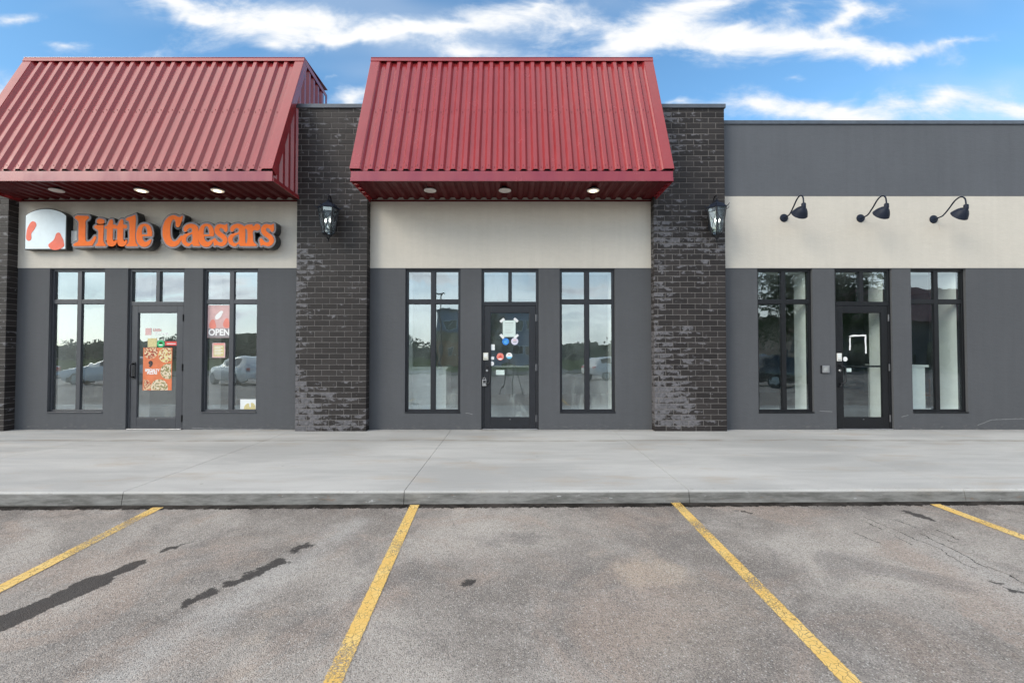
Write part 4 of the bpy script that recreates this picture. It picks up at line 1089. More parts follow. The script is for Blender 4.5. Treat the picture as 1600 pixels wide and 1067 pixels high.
# left door
po = sheet('poster', 224, 543.2, 268.3, 609.8, 'poster_orange', 'orange pizza poster reading 9 specialty pizzas on the left door', 'poster')
YP_ = YD-.0035
X0, Z0 = at(224.2, 609.6, YP_).x, at(224.2, 609.6, YP_).z; X1, Z1 = at(268.1, 543.4, YP_).x, at(268.1, 543.4, YP_).z
for i, (zx, zy, zr, mt) in enumerate(((230, 405, 56, 'pizza_red'), (352, 430, 60, 'pizza_yellow'), (370, 560, 62, 'pizza_mixed'), (300, 690, 68, 'pizza_mixed'), (188, 672, 46, 'pizza_red'))):
    c = at(190+zx/5.08, 470+zy/5.08, YP_); rr = zr/5.08/88.5
    P = [(min(max(c.x+rr*math.cos(2*math.pi*k/40), X0), X1), min(max(c.z+rr*math.sin(2*math.pi*k/40), Z0), Z1)) for k in range(40)]
    MB().prism(P, YP_-.0006-.0002*i, YP_-.0001-.0002*i).build('pizza_picture', mt, po)
text_on(po, '9', 235.4, 569, 8.6, 'ink_dark', YP_-.001, .010)
text_on(po, 'SPECIALTY', 237.8, 578.6, 4.0, 'ink_white', YP_-.001, .003, .86)
text_on(po, 'PIZZAS', 237.6, 582.9, 4.0, 'ink_white', YP_-.001, .003, .9)
sheet('notice', 231, 528.5, 245, 542.4, 'yellow_paper', 'pale yellow square notice above the orange pizza poster', 'notice')
st, c, rr, ys = round_sticker(251.3, 537, 5.9, 'green_vinyl', 'green round sticker between the yellow notice and the red strip')
sticker_bit(st, c, ell(0, -rr*.32, rr*.58, rr*.13), 'ink_white', ys); sticker_bit(st, c, ell(0, rr*.2, rr*.5, rr*.26), 'leaf', ys)
rs = sheet('strip_sticker', 258, 533.4, 276.3, 539.9, 'ink_red', 'long red sticker at the right of the green round sticker', 'sticker')
part_rect('print', rs, 260.5, 536.4, 274.5, 537.6, 'ink_white', YD-.0036)
sg = thing('door_lettering', at(246.5, 518, YD-.002), 'faded pink and white vinyl lettering across the top of the left door', 'sign')
part_rect('panel', sg, 227.2, 512.6, 236.5, 523.6, 'ink_pink', YD-.002)
text_on(sg, 'Little', 245.5, 515.6, 4.6, 'ink_pink', YD-.002, .004)
text_on(sg, 'Caesars', 252.5, 521.2, 4.8, 'ink_white', YD-.002, .004)

# middle door
pp = sheet('taped_notice', 785.6, 500.6, 805.6, 526.4, 'paper_green', 'white paper taped by its corners high on the middle door', 'notice')
for (qx, qy, rot) in ((784.8, 500.5, 38), (806.2, 500.0, -40), (784.4, 525.5, -50), (806.6, 525.6, 45)):
    c = at(qx, qy, YD-.0036); a = R(rot); ax = Vector((math.cos(a), 0, math.sin(a)))*.045; az = Vector((-math.sin(a), 0, math.cos(a)))*.022
    MB().obox(c, ax, (0, .0004, 0), az).build('tape', 'paper', pp)
part_rect('print', pp, 789, 504.5, 802, 505.2, 'grey_plastic', YD-.0036); part_rect('print', pp, 788.5, 508, 802.5, 508.5, 'grey_plastic', YD-.0036)
for k in range(5): part_rect('print', pp, 788.5, 511+k*2.3, 802.5-(k % 3)*2, 511.35+k*2.3, 'grey_plastic', YD-.0036)
st, c, rr, ys = round_sticker(790, 533.6, 5.4, 'blue_vinyl', 'blue round sticker under the taped paper on the middle door')
sticker_bit(st, c, [(-rr*.6, -rr*.1), (rr*.4, rr*.45), (rr*.65, rr*.3), (-rr*.3, -rr*.25)], 'sky_vinyl', ys); sticker_bit(st, c, ell(rr*.1, -rr*.38, rr*.5, rr*.13), 'sky_vinyl', ys)
st, c, rr, ys = round_sticker(804.2, 533.2, 5.6, 'lilac_vinyl', 'pale lilac round sticker under the taped paper, right of the blue one')
sticker_bit(st, c, ell(0, rr*.3, rr*.55, rr*.15), 'ink_pink', ys); sticker_bit(st, c, ell(0, -rr*.2, rr*.6, rr*.12), 'grey_plastic', ys)
st, c, rr, ys = round_sticker(781.6, 557.2, 5.7, 'coral_vinyl', 'coral red round sticker low on the middle door')
sticker_bit(st, c, ell(0, -rr*.66, rr*.55, rr*.18), 'ink_white', ys); sticker_bit(st, c, [(-rr*.6, -rr*.2), (rr*.6, -rr*.2), (rr*.1, rr*.5)], 'ink_red', ys)
st, c, rr, ys = round_sticker(795.6, 555.8, 4.9, 'ink_white', 'white and light blue round sticker right of the coral one')
sticker_bit(st, c, [(rr*.97*math.cos(R(a)), rr*.97*math.sin(R(a))) for a in range(200, 341, 10)], 'sky_vinyl', ys); sticker_bit(st, c, ell(0, rr*.35, rr*.45, rr*.2), 'ink_pink', ys)
round_sticker(768.3, 568, 3.5, 'ink_white', 'small white round sticker beside the pull handle of the middle door')
sheet('square_sticker', 765.2, 538, 773, 547, 'paper', 'white square sticker at the left edge of the middle door glass', 'sticker')
sheet('label_sticker', 764.9, 557.2, 772, 561.8, 'paper', 'small white label below the square sticker on the middle door', 'sticker')
sheet('card', 774.8, 578, 788.2, 585.6, 'paper_green', 'pale green card low on the middle door glass', 'card')
def keypad(px0, py0, px1, py1, Y, mat, label):
    c = at((px0+px1)/2, py1, Y)
    t = thing('keypad', (c.x, Y, c.z), label, 'keypad', 'small boxes on the door stiles')
    a, b = at(px0, py0, Y), at(px1, py1, Y)
    o = MB().box(a.x, b.x, Y-.020, Y-.0006, b.z, a.z).build('case', mat, t, bevel=.004)
    MB().box(a.x+.012, b.x-.012, Y-.0225, Y-.0202, b.z+(a.z-b.z)*.45, a.z-.014).build('plate', 'paper', t)
    MB().box(a.x+.012, b.x-.012, Y-.0225, Y-.0202, b.z+.012, b.z+(a.z-b.z)*.2).build('plate', 'grey_plastic', t)
    return t
YL_ = YFR-.004
keypad(755.2, 551, 763, 562.6, YL_, 'cream_plastic', 'cream keypad above the handle of the middle door')
keypad(1306.7, 551.8, 1314.4, 564.2, YL_, 'white_plastic', 'white keypad above the handle of the right door')
c = at(757, 603, YL_)
lb = thing('lockbox', (c.x, YL_, c.z), 'small grey combination lockbox below the handle of the middle door', 'lockbox')
a, b = at(753.8, 592.8, YL_), at(760.2, 603, YL_)
MB().box(a.x, b.x, YL_-.040, YL_-.0006, b.z, a.z).build('case', 'steel', lb, bevel=.006)
MB().box(a.x+.014, b.x-.014, YL_-.0425, YL_-.0402, b.z+.055, a.z-.012).build('dial_panel', 'ink_dark', lb)
MB().tube([(a.x+.014, YL_-.02, a.z-.004), (a.x+.014, YL_-.02, a.z+.025), ((a.x+b.x)/2, YL_-.02, a.z+.035), (b.x-.014, YL_-.02, a.z+.025), (b.x-.014, YL_-.02, a.z-.004)], .005, 8).build('shackle', 'steel', lb)

# right door
tp_ = thing('tape_outline', at(1340, 550, YD-.002), 'white tape left in an open frame shape on the right door glass', 'tape')
def strip(pts, w):
    m = MB(); yy = YD-.0022
    q = [at(1290+x/5.08, 470+y/5.08, yy) for x, y in pts]
    for a, b in zip(q[:-1], q[1:]):
        d = (b-a).normalized(); n = Vector((-d.z, 0, d.x))*w/2*rng.uniform(.8, 1.2)
        n2 = Vector((-d.z, 0, d.x))*w/2*rng.uniform(.8, 1.2)
        m.face([a-n, b-n2, b+n2, a+n])
    m.build('tape_strip', 'tape', tp_, fixn=False)
strip([(188, 288), (205, 279), (232, 276), (262, 277), (290, 274), (322, 276)], .030)
strip([(194, 284), (193, 315), (194, 350), (192, 392)], .026)
strip([(317, 280), (316, 320), (319, 360), (320, 418)], .030)
round_sticker(1320.6, 561, 3.6, 'ink_white', 'small white round sticker beside the keypad of the right door')
sheet('label_sticker', 1322.4, 575.4, 1330.2, 580.8, 'paper_green', 'small pale label beside the handle of the right door', 'sticker')
# card reader on the wall
c = at(1288.5, 583, WY)
cr = thing('card_reader', (c.x, WY, c.z), 'grey square intercom panel on the wall left of the right door', 'intercom')
a, b = at(1281.6, 571, WY), at(1294, 583.4, WY)
MB().box(a.x, b.x, WY-.016, WY-.0005, b.z, a.z).build('back_box', 'black_metal', cr, bevel=.004)
MB().box(a.x+.020, b.x+.004, WY-.034, WY-.0165, b.z+.012, a.z+.002).build('face_plate', 'steel', cr, bevel=.004)
MB().box(a.x+.042, b.x-.022, WY-.0362, WY-.0342, b.z+.045, a.z-.028).build('speaker_grille', 'grey_plastic', cr)

# left bay, window right of the door
YW = YG-.0005
os_ = sheet('open_sign', 325, 477, 359.0, 527.8, 'ink_pink', 'faded red and white open sign in the left shop window', 'sign', YW)
part_rect('panel', os_, 325.3, 513, 358.7, 527.5, 'trim_grey', YW-.0036)
text_on(os_, 'OPEN', 342.4, 519.6, 10.2, 'ink_white', YW-.0045, .006, .92)
def free(parent, pts, mat, Y): 
    o = ORG[parent.name]; q = [[(at(x, y, Y).x-o.x, at(x, y, Y).z-o.z) for x, y in pts]]
    place('colour_field', curve_mesh(q, .0006), mat, parent, Vector((o.x, Y, o.z)))
free(os_, [(336, 497), (341, 489), (348, 486), (347, 491), (343, 497), (338, 499)], 'ink_white', YW-.004)
free(os_, [(328, 512), (329, 502), (333, 499), (337, 506), (337, 512)], 'coral_vinyl', YW-.004)
free(os_, [(350, 511), (351, 500), (355, 497), (358, 503), (358, 511)], 'coral_vinyl', YW-.004)
hs = sheet('hours_sticker', 331.8, 535.8, 351.8, 558.8, 'ink_pink', 'orange edged opening hours sticker below the open sign', 'sticker', YW)
part_rect('panel', hs, 333.8, 539.5, 349.8, 556.8, 'yellow_paper', YW-.0036)
part_rect('print', hs, 334, 536.8, 350, 538.6, 'coral_vinyl', YW-.0036)
for k in range(6): part_rect('print', hs, 335, 541.2+k*2.4, 348-(k % 2)*3, 542.1+k*2.4, 'ink_white', YW-.0044)
wp = sheet('poster', 375.6, 623.6, 402, 642.4, 'paper', 'small white poster with a tan peak at the foot of the left shop window', 'poster', YW)
free(wp, [(382, 641.5), (388, 630), (391, 636), (393, 629), (398, 641.5)], 'yellow_paper', YW-.004)

# counters just inside the glass
ct = thing('counter', (at(660, 640, 8.9).x, 8.95, 0), 'white counter standing inside the middle shop, behind the left window', 'counter')
a, b = at(628, 574, 8.54), at(697, 574, 8.54)
MB().box(a.x, b.x, 8.54, 9.3, .01, a.z-.03).build('body', 'white', ct, bevel=.004)
MB().box(a.x-.03, b.x+.03, 8.52, 9.33, a.z-.03, a.z+.01).build('top', 'white', ct, bevel=.004)
ct = thing('counter', (at(1430, 640, 8.9).x, 8.95, 0), 'white counter standing inside the right shop, behind the far right window', 'counter')
a, b = at(1405, 571, 8.54), at(1450, 571, 8.54)
MB().box(a.x, b.x-.05, 8.55, 9.3, .01, a.z-.03).build('body', 'white', ct, bevel=.004)
MB().box(a.x-.03, b.x, 8.52, 9.33, a.z-.03, a.z+.01).build('top', 'white', ct, bevel=.004)
bn = thing('bench', (at(1470, 612, 9.6).x, 9.65, 0), 'brown wooden bench seen through the far right window', 'bench')
a, b = at(1452, 592, 9.6), at(1500, 615, 9.6)
MB().box(a.x, b.x+.5, 9.55, 9.62, b.z, a.z).build('backrest', 'wood', bn, bevel=.004)
MB().box(a.x, b.x+.5, 9.55, 9.95, b.z-.06, b.z-.01).build('seat', 'wood', bn, bevel=.004)
for xx in (a.x+.06, b.x+.44): MB().box(xx-.03, xx+.03, 9.6, 9.66, .01, b.z-.06).build('leg', 'black_metal', bn)

# ================================================================== WHAT STANDS BEHIND THE CAMERA (seen in the glass)
def car(x, y, rz, paint, label):
    z = gz(x, y)
    t = thing('parked_car', (0, 0, 0), label, 'car', 'cars parked across the lot')
    st = [(-2.15, .38, .62, .62, .0, 0), (-2.08, .30, .80, .78, 0, 0), (-1.75, .26, .92, .86, 0, 0), (-1.05, .24, 1.00, .89, 0, 0), (-.55, .24, 1.02, .90, 1.30, .62),
          (.0, .24, 1.03, .90, 1.52, .66), (.9, .24, 1.04, .90, 1.56, .66), (1.6, .25, 1.04, .89, 1.50, .64), (2.0, .28, 1.02, .86, 1.12, .70), (2.15, .40, .85, .76, 0, 0)]
    prof = []
    for X, zl, zb, w, zr, wr in st:
        if zr == 0: zr, wr = zb+.02, w*.82
        half = [(w*.90, zl), (w, zl+.12), (w*1.01, (zl+zb)/2), (w*.985, zb-.03), (w*.95, zb), (wr*1.02, zr-.05 if zr > zb+.1 else zb+.008), (wr*.88, zr), (0, zr+.015)]
        prof.append([(X, -a, b) for a, b in half]+[(X, a, b) for a, b in half[-2::-1]])
    m = MB(); n = len(prof[0]); m.add([p for r in prof for p in r], [(i*n+k, i*n+k+1, (i+1)*n+k+1, (i+1)*n+k) for i in range(len(prof)-1) for k in range(n-1)]+[tuple(range(n)), tuple(range((len(prof)-1)*n, len(prof)*n))])
    bd = m.build('body', paint, t, smooth=50)
    gl = MB()
    for s in (0, 1):
        ia, ib = (4, 5) if s == 0 else (n-6, n-5)
        for i in (4, 5, 6):
            A, Bq, C, D = [Vector(prof[i][ia]), Vector(prof[i+1][ia]), Vector(prof[i+1][ib]), Vector(prof[i][ib])]
            ce = (A+Bq+C+D)/4; off = Vector((0, -.008 if ce.y < 0 else .008, .004))
            gl.face([ce+(q-ce)*.86+off for q in (A, Bq, C, D)])
    for i in (3, 7):
        A, Bq, C, D = [Vector(prof[i][5]), Vector(prof[i][n-6]), Vector(prof[i+1][n-6]), Vector(prof[i+1][5])]
        ce = (A+Bq+C+D)/4; gl.face([ce+(q-ce)*.88+Vector((-.02 if i == 3 else .02, 0, .02)) for q in (A, Bq, C, D)])
    gl.build('window', 'car_glass', t, fixn=False)
    for wx in (-1.35, 1.32):
        for wy in (-.80, .80):
            w = MB().lathe([(.20, -.10), (.30, -.105), (.33, -.08), (.33, .08), (.30, .105), (.20, .10)], (0, 0, 0), 20); w.v = [(wx+a, wy+c, .33+b) for a, b, c in w.v]
            wo = w.build('wheel', 'rubber', t, smooth=40)
            h = MB().lathe([(.0, -.108), (.20, -.101), (.20, .101), (.0, .108)], (0, 0, 0), 20); h.v = [(wx+a, wy+c, .33+b) for a, b, c in h.v]
            h.build('rim', 'steel', wo)
    for s in (-1, 1):
        MB().obox((-2.10, s*.56, .68), (.05, 0, 0), (0, .16, 0), (0, 0, .06)).build('headlight', 'logo_white', t)
        MB().obox((2.10, s*.66, .86), (.05, 0, 0), (0, .09, 0), (0, 0, .10)).build('tail_light', 'ink_red', t)
    t.location = (x, y, z); t.rotation_euler = (0, 0, R(rz)); ORG[t.name] = Vector((x, y, z))
    return t
car(-14.7, -8.6, 34, 'car_white', 'white hatchback reflected in the left shop window below the dark hill')
car(-22.3, -9.4, -28, 'car_white', 'white hatchback reflected in the far left window')
car(-26.8, -8.0, 5, 'car_silver', 'silver hatchback at the edge of the far left window reflection')
car(6.8, -14.5, 150, 'car_white', 'white hatchback reflected in the window right of the middle door')
car(13.6, -6.2, 176, 'car_black', 'black hatchback reflected in the window right of the right pier')

def leaves(mb, c, r, n, size, squash=1.0, rg=rng):
    for _ in range(n):
        while True:
            p = Vector((rg.uniform(-1, 1), rg.uniform(-1, 1), rg.uniform(-1, 1)))
            if .2 < p.length < 1: break
        p = Vector(c)+Vector((p.x*r, p.y*r, p.z*r*squash)); s = size*rg.uniform(.6, 1.3)
        a = Vector((rg.gauss(0, 1), rg.gauss(0, 1), rg.gauss(0, 1))).normalized(); b = a.orthogonal().normalized()*s; d = a.cross(b)
        mb.face([p-b*.9, p-d*.5, p+b*.9, p+d*.5])
def tree(x, y, z, h, r, label, mat='leaf', group=None, clumps=26, per=130, size=.13):
    rg = random.Random(int(x*31+y*17))
    t = thing('shade_tree', (x, y, z), label, 'tree', group)
    tk = MB(); tk.tube([(x, y, z-.2), (x+.04, y, z+h*.2), (x-.05, y+.05, z+h*.45), (x, y, z+h*.8)], [h*.022, h*.018, h*.013, h*.004], 8)
    lf = MB()
    for i in range(clumps):
        a = rg.uniform(0, 6.28); e = rg.random(); rr = r*math.sqrt(rg.uniform(.1, 1))*(1-.55*e); zz = z+h*(.30+.64*e)
        c = (x+rr*math.cos(a), y+rr*math.sin(a), zz)
        tk.tube([(x, y, z+h*(.2+.45*e)), ((x+c[0])/2, (y+c[1])/2, (zz+z+h*(.25+.45*e))/2), c], [h*.007, h*.005, .01], 5)
        leaves(lf, c, r*rg.uniform(.24, .42), per, size, .75, rg)
    tk.build('trunk', 'bark', t); lf.build('crown', mat, t, fixn=False)
    return t
tree(17.5, -10.5, gz(17.5, -10.5), 9.0, 4.0, 'leafy green tree reflected in the right bay windows', 'leaf_dark', None, 46, 260, .11)
tree(-2.4, -34, -1.0, 7.0, 2.6, 'dark tree in front of the grey blue building, reflected in the middle door', 'leaf_dark')
tree(27, -22, -1.0, 8.0, 3.6, 'farther green tree reflected in the far right window', 'leaf')

# far wooded hill and treeline: one mass
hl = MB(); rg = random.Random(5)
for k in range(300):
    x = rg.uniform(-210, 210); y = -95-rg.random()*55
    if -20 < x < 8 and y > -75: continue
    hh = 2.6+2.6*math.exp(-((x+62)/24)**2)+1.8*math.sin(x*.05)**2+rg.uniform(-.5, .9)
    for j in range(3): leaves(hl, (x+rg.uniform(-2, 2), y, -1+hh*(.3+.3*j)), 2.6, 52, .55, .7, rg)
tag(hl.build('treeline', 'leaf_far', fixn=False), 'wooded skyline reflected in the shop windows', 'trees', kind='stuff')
hm = MB(); N_ = 60
for i in range(N_):
    xa, xb = -260+i*520/N_, -260+(i+1)*520/N_
    hz = lambda x: 3.4+7*math.exp(-((x+95)/40)**2)+2*math.sin(x*.03)
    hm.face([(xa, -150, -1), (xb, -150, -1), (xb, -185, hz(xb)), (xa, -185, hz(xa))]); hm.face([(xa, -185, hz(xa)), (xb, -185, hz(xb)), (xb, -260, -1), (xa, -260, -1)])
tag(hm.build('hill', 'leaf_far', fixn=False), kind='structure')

ob = thing('office_building', (-4, -60, -1), 'grey blue building with tan and orange brick bands, reflected in the middle bay glass', 'building')
MB().box(-12.5, 4, -72, -60, -1, 3.0).build('lower_wall', 'far_orange', ob)
MB().box(-12.55, 4.05, -72.05, -59.95, 3.0, 4.6).build('band', 'far_tan', ob)
MB().box(-12.5, 4, -72, -60, 4.6, 8.0).build('upper_wall', 'far_grey', ob)
MB().box(-3.2, 4.1, -61, -59.7, -1, 7.2).build('wing_wall', 'far_grey', ob)
MB().box(-12.8, 4.3, -72.3, -59.6, 8.0, 8.3).build('roof_edge', 'cap', ob)
for x in (-11, -8.6, -6.2, -2.0, .4, 2.4):
    for z in (.6, 4.9):
        yy = -59.69 if x > -3 else -59.99
        f = MB().box(x, x+1.5, yy+.001, yy+.08, z, z+1.5).build('window', 'white', ob)
        for k in (0, 1): MB().box(x+.08+k*.70, x+.74+k*.68, yy+.081, yy+.09, z+.08, z+1.42).build('pane', 'car_glass', f)
bb = thing('brick_building', (52, -42, -1), 'brown brick shop with a red ribbed canopy, reflected in the right bay', 'building')
MB().box(36, 70, -54, -42, -1, 6).build('wall', 'far_brick', bb)
m = MB()
P = corr(36, 70, .1); m.add([(x, -40.4+h*.05, 5.2) for x, h in P]+[(x, -42.2+h*.05, 9.4) for x, h in P], [(i, i+1, len(P)+i+1, len(P)+i) for i in range(len(P)-1)])
m.build('canopy', 'far_canopy', bb, fixn=False)
for x in (38, 43, 48, 53, 58, 63): MB().box(x, x+2.6, -41.99, -41.9, -.6, 2.4).build('window', 'car_glass', bb)

lp = thing('lot_lamp', (-6.3, -24, gz(-6.3, -24)), 'tall parking lot lamp post reflected in the middle door transom', 'lamp post')
zz = gz(-6.3, -24)
MB().tube([(-6.3, -24, zz), (-6.3, -24, 6.4)], [.11, .07], 10).build('pole', 'black_metal', lp)
MB().box(-6.7, -5.9, -24.2, -23.8, 6.4, 6.55).build('lamp_head', 'grey_plastic', lp, bevel=.03)
MB().lathe([(.30, 0), (.30, .5), (.26, .55), (0, .55)], (-6.3, -24, zz), 14).build('base', 'concrete', lp)

# the photographer's tripod, caught in the glass of the middle door
tz = gz(0, -.2)
tr = thing('tripod', (0, -.2, tz), 'black camera tripod mirrored in the middle door', 'tripod')
for k in range(3):
    a = R(90+120*k); MB().tube([(0, -.2, H-.16), (.24*math.cos(a), -.2+.24*math.sin(a), (H+tz)/2), (.46*math.cos(a), -.2+.46*math.sin(a), tz)], [.020, .016, .011], 8).build('leg', 'black_metal', tr)
MB().lathe([(.03, -.30), (.03, -.16), (.05, -.15), (.05, -.10), (.02, -.09), (.02, -.065)], (0, -.2, H), 14).build('head', 'black_metal', tr, smooth=40)

# ================================================================== SKY, SUN, CAMERA
SUN_EL, SUN_AZ = 30, 234       # from behind and left of the camera, veiled by cloud
w = bpy.data.worlds.new('World'); sc.world = w; w.use_nodes = True
nt = w.node_tree; nt.nodes.clear()
out = nt.nodes.new('ShaderNodeOutputWorld'); bg = nt.nodes.new('ShaderNodeBackground')
nt.links.new(bg.outputs[0], out.inputs[0])
sky = nt.nodes.new('ShaderNodeTexSky'); sky.sky_type = 'NISHITA'; sky.sun_disc = False
sky.sun_elevation = R(SUN_EL); sky.sun_rotation = R(SUN_AZ); sky.air_density = 1.0; sky.dust_density = .6; sky.ozone_density = 2.0
d = nt.nodes.new('ShaderNodeTexCoord').outputs['Generated']
dx, dy, dz = sep(nt, d)
hs_ = nt.nodes.new('ShaderNodeHueSaturation'); nt.links.new(sky.outputs[0], hs_.inputs['Color'])
hs_.inputs['Saturation'].default_value = 1.05; hs_.inputs['Value'].default_value = 1.22
blue = mixc(nt, 1.0, hs_.outputs[0], (.80, 1.05, 1.08), 'MULTIPLY')
# clouds ahead, over the roofs: soft banks placed by bearing (x/y) and rise (z/y)
ysafe = M(nt, 'MAXIMUM', dy, .02)
ab = comb(nt, M(nt, 'DIVIDE', dx, ysafe), M(nt, 'DIVIDE', dz, ysafe), 0)
DIM[0] = '2D'
wv = noise(nt, mapping(nt, ab, scale=(1, 1.5, 1)), 3.2, 4, .62, .6, out=1)
vm = nt.nodes.new('ShaderNodeVectorMath'); vm.operation = 'SUBTRACT'; nt.links.new(wv, vm.inputs[0]); vm.inputs[1].default_value = (.5, .5, .5)
vs = nt.nodes.new('ShaderNodeVectorMath'); vs.operation = 'MULTIPLY'; nt.links.new(vm.outputs[0], vs.inputs[0]); vs.inputs[1].default_value = (.20, .085, 0)
va = nt.nodes.new('ShaderNodeVectorMath'); va.operation = 'ADD'; nt.links.new(ab, va.inputs[0]); nt.links.new(vs.outputs[0], va.inputs[1])
abw = va.outputs[0]
banks = [(425, 40, 175, 36, -3, 1.0), (280, 6, 110, 18, -8, .85), (330, 34, 70, 16, -14, .6), (560, 62, 110, 13, 2, .8), (500, 26, 100, 22, -6, .6),
         (725, 40, 170, 24, 8, .85), (830, 12, 110, 16, 6, .75), (640, 52, 90, 12, 6, .7), (748, 81, 120, 13, 0, .9), (880, 34, 70, 22, 10, .6),
         (1020, 40, 130, 34, 14, .9), (960, 74, 110, 18, 6, .75), (1130, 62, 170, 26, -2, .95), (1090, 8, 80, 14, 6, .65), (1260, 72, 190, 24, -4, .95), (1390, 88, 120, 17, -4, .8), (1500, 72, 90, 10, 8, .75),
         (1345, 20, 110, 22, 6, .9), (1225, 14, 40, 24, 50, .55), (1300, 40, 60, 12, 16, .5),
         (10, 30, 50, 10, 0, .7), (86, 76, 62, 9, 0, .7), (255, 84, 90, 12, 0, .42), (430, 76, 46, 7, 0, .5), (1242, 127, 34, 6, -3, .6), (548, 155, 60, 16, 8, .85), (515, 128, 26, 6, 0, .5), (0, 150, 50, 40, 0, .6),
         (1050, 157, 34, 7, 0, .6), (1165, 170, 110, 20, -3, .95), (1300, 168, 90, 16, 6, .8), (1440, 158, 150, 22, 4, 1.0), (1590, 176, 110, 18, -4, .85), (1320, 184, 140, 13, 0, .8), (-120, 60, 120, 30, 0, .8), (1750, 60, 120, 40, 0, .7)]
acc = None
for px, py, rx, ry, rot, s in banks:
    v = ray(px, py); a, b = v.x/v.y, v.z/v.y
    q = mapping(nt, abw, loc=(a, b, 0), rot=(0, 0, R(rot)), scale=(rx*1.58/FPX, ry*1.85*1.25/FPX, 1), vt='TEXTURE')
    gq = nt.nodes.new('ShaderNodeTexGradient'); gq.gradient_type = 'QUADRATIC_SPHERE'; nt.links.new(q, gq.inputs[0])
    k = M(nt, 'MULTIPLY', gq.outputs[1], s*1.5)
    acc = k if acc is None else M(nt, 'ADD', acc, k)
fb = noise(nt, mapping(nt, ab, loc=(3, 1, 0), scale=(1, 2.4, 1)), 5.0, 7, .66, .25)
dens = M(nt, 'ADD', acc, M(nt, 'MULTIPLY', M(nt, 'SUBTRACT', fb, .5), 2.1))
front = M(nt, 'MULTIPLY', ramp(nt, dens, .14, 1.5, smooth=True), ramp(nt, acc, .0, .25))
veil = M(nt, 'MULTIPLY', ramp(nt, noise(nt, mapping(nt, ab, scale=(.7, 2.2, 1)), 1.7, 3, .6), .40, .75), .26)
front = M(nt, 'ADD', front, M(nt, 'MULTIPLY', veil, M(nt, 'SUBTRACT', 1.0, front)))
# broken overcast behind the camera, as mirrored in the glass
zs_ = M(nt, 'MAXIMUM', dz, .06)
pl = comb(nt, M(nt, 'DIVIDE', dx, M(nt, 'ADD', zs_, .12)), M(nt, 'DIVIDE', dy, M(nt, 'ADD', zs_, .12)), 0)
ov = noise(nt, mapping(nt, pl, loc=(1.3, .4, 0), scale=(.75, 1.0, 1)), .95, 5, .58, .4)
DIM[0] = '3D'
rear = M(nt, 'MAXIMUM', ramp(nt, ov, .39, .63), ramp(nt, dz, .06, .30, .7, 0))
side = ramp(nt, dy, -.05, .18)
mask = M(nt, 'ADD', M(nt, 'MULTIPLY', front, side), M(nt, 'MULTIPLY', rear, M(nt, 'SUBTRACT', 1.0, side)))
mask = M(nt, 'MULTIPLY', mask, ramp(nt, dz, -.02, .02))
cl_s = noise(nt, mapping(nt, d, scale=(1, 1, 2.2)), 5, 3, .6)
white = mixc(nt, ramp(nt, dens, .55, 1.5), (4.3, 4.75, 5.3), (5.4, 5.45, 5.5))
grey = mixc(nt, ramp(nt, M(nt, 'ADD', M(nt, 'MULTIPLY', ov, .75), M(nt, 'MULTIPLY', cl_s, .35)), .46, .72), (12.0, 11.6, 11.0), (5.2, 5.5, 5.9))
SUNV = (math.sin(R(SUN_AZ))*math.cos(R(SUN_EL)), math.cos(R(SUN_AZ))*math.cos(R(SUN_EL)), math.sin(R(SUN_EL)))
dt = nt.nodes.new('ShaderNodeVectorMath'); dt.operation = 'DOT_PRODUCT'; nt.links.new(d, dt.inputs[0]); dt.inputs[1].default_value = SUNV
lowb = ramp(nt, dz, .02, .62, 1.32, .84)  # overcast brightened towards the horizon to light the walls under the canopies
glow = M(nt, 'ADD', lowb, M(nt, 'MULTIPLY', M(nt, 'POWER', M(nt, 'MAXIMUM', dt.outputs['Value'], 0.0), 5.0), .6))
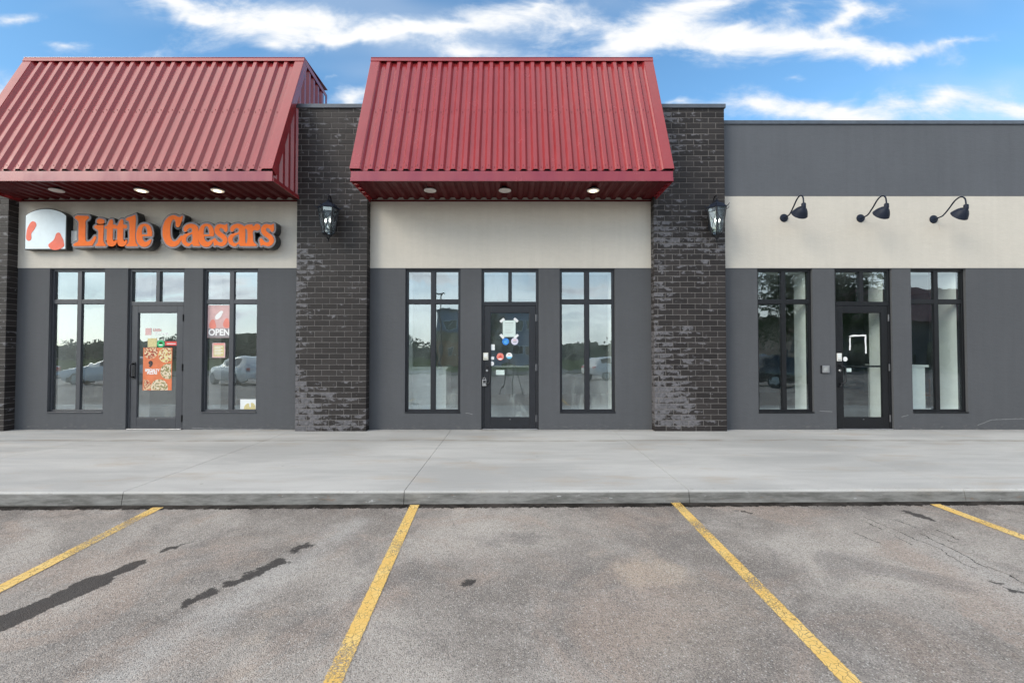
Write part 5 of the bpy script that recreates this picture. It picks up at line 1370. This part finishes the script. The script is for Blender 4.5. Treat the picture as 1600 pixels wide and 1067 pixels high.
gv = nt.nodes.new('ShaderNodeVectorMath'); gv.operation = 'SCALE'; nt.links.new(grey, gv.inputs[0]); nt.links.new(glow, gv.inputs['Scale']); grey = gv.outputs[0]
ccol = mixc(nt, side, grey, white)
colr = mixc(nt, mask, blue, ccol)
lv = Vector((-.66, .05, .75)).normalized()
dl = nt.nodes.new('ShaderNodeVectorMath'); dl.operation = 'DOT_PRODUCT'; nt.links.new(d, dl.inputs[0]); dl.inputs[1].default_value = lv
hi = M(nt, 'MULTIPLY', ramp(nt, M(nt, 'ADD', dl.outputs['Value'], M(nt, 'MULTIPLY', M(nt, 'SUBTRACT', cl_s, .5), .12)), .83, .95), .95)
colr = mixc(nt, hi, colr, (12.0, 11.6, 11.0))
low = ramp(nt, dz, -.03, 0.0)
colr = mixc(nt, low, (1.2, 1.2, 1.2), colr)
nt.links.new(colr, bg.inputs['Color']); bg.inputs['Strength'].default_value = .10
w.cycles.sampling_method = 'NONE'      # a smooth sky: plain hemisphere sampling is enough

sl = bpy.data.lights.new('sun', 'SUN'); sl.energy = 1.1; sl.angle = R(28); sl.color = (1, .90, .74)
so = bpy.data.objects.new('sun', sl); col.objects.link(so)
az = R(SUN_AZ); el = R(SUN_EL)
sd = Vector((math.sin(az)*math.cos(el), math.cos(az)*math.cos(el), math.sin(el)))
so.rotation_euler = sd.to_track_quat('Z', 'Y').to_euler(); so.location = sd*60

cam = bpy.data.cameras.new('camera'); co = bpy.data.objects.new('camera', cam); col.objects.link(co)
cam.sensor_width = 36; cam.lens = 16; cam.clip_start = .05; cam.clip_end = 3000
co.location = (0, 0, H); co.rotation_euler = (R(90)+PITCH, 0, 0)
sc.camera = co
sc.view_settings.view_transform = 'Standard'; sc.view_settings.look = 'None'
sc.view_settings.exposure = 0.92; sc.view_settings.gamma = 1; sc.view_settings.use_curve_mapping = False
sc.render.engine = 'CYCLES'
cy = sc.cycles; cy.max_bounces = 7; cy.diffuse_bounces = 3; cy.glossy_bounces = 4; cy.transparent_max_bounces = 12
cy.use_denoising = True; cy.sample_clamp_indirect = 6
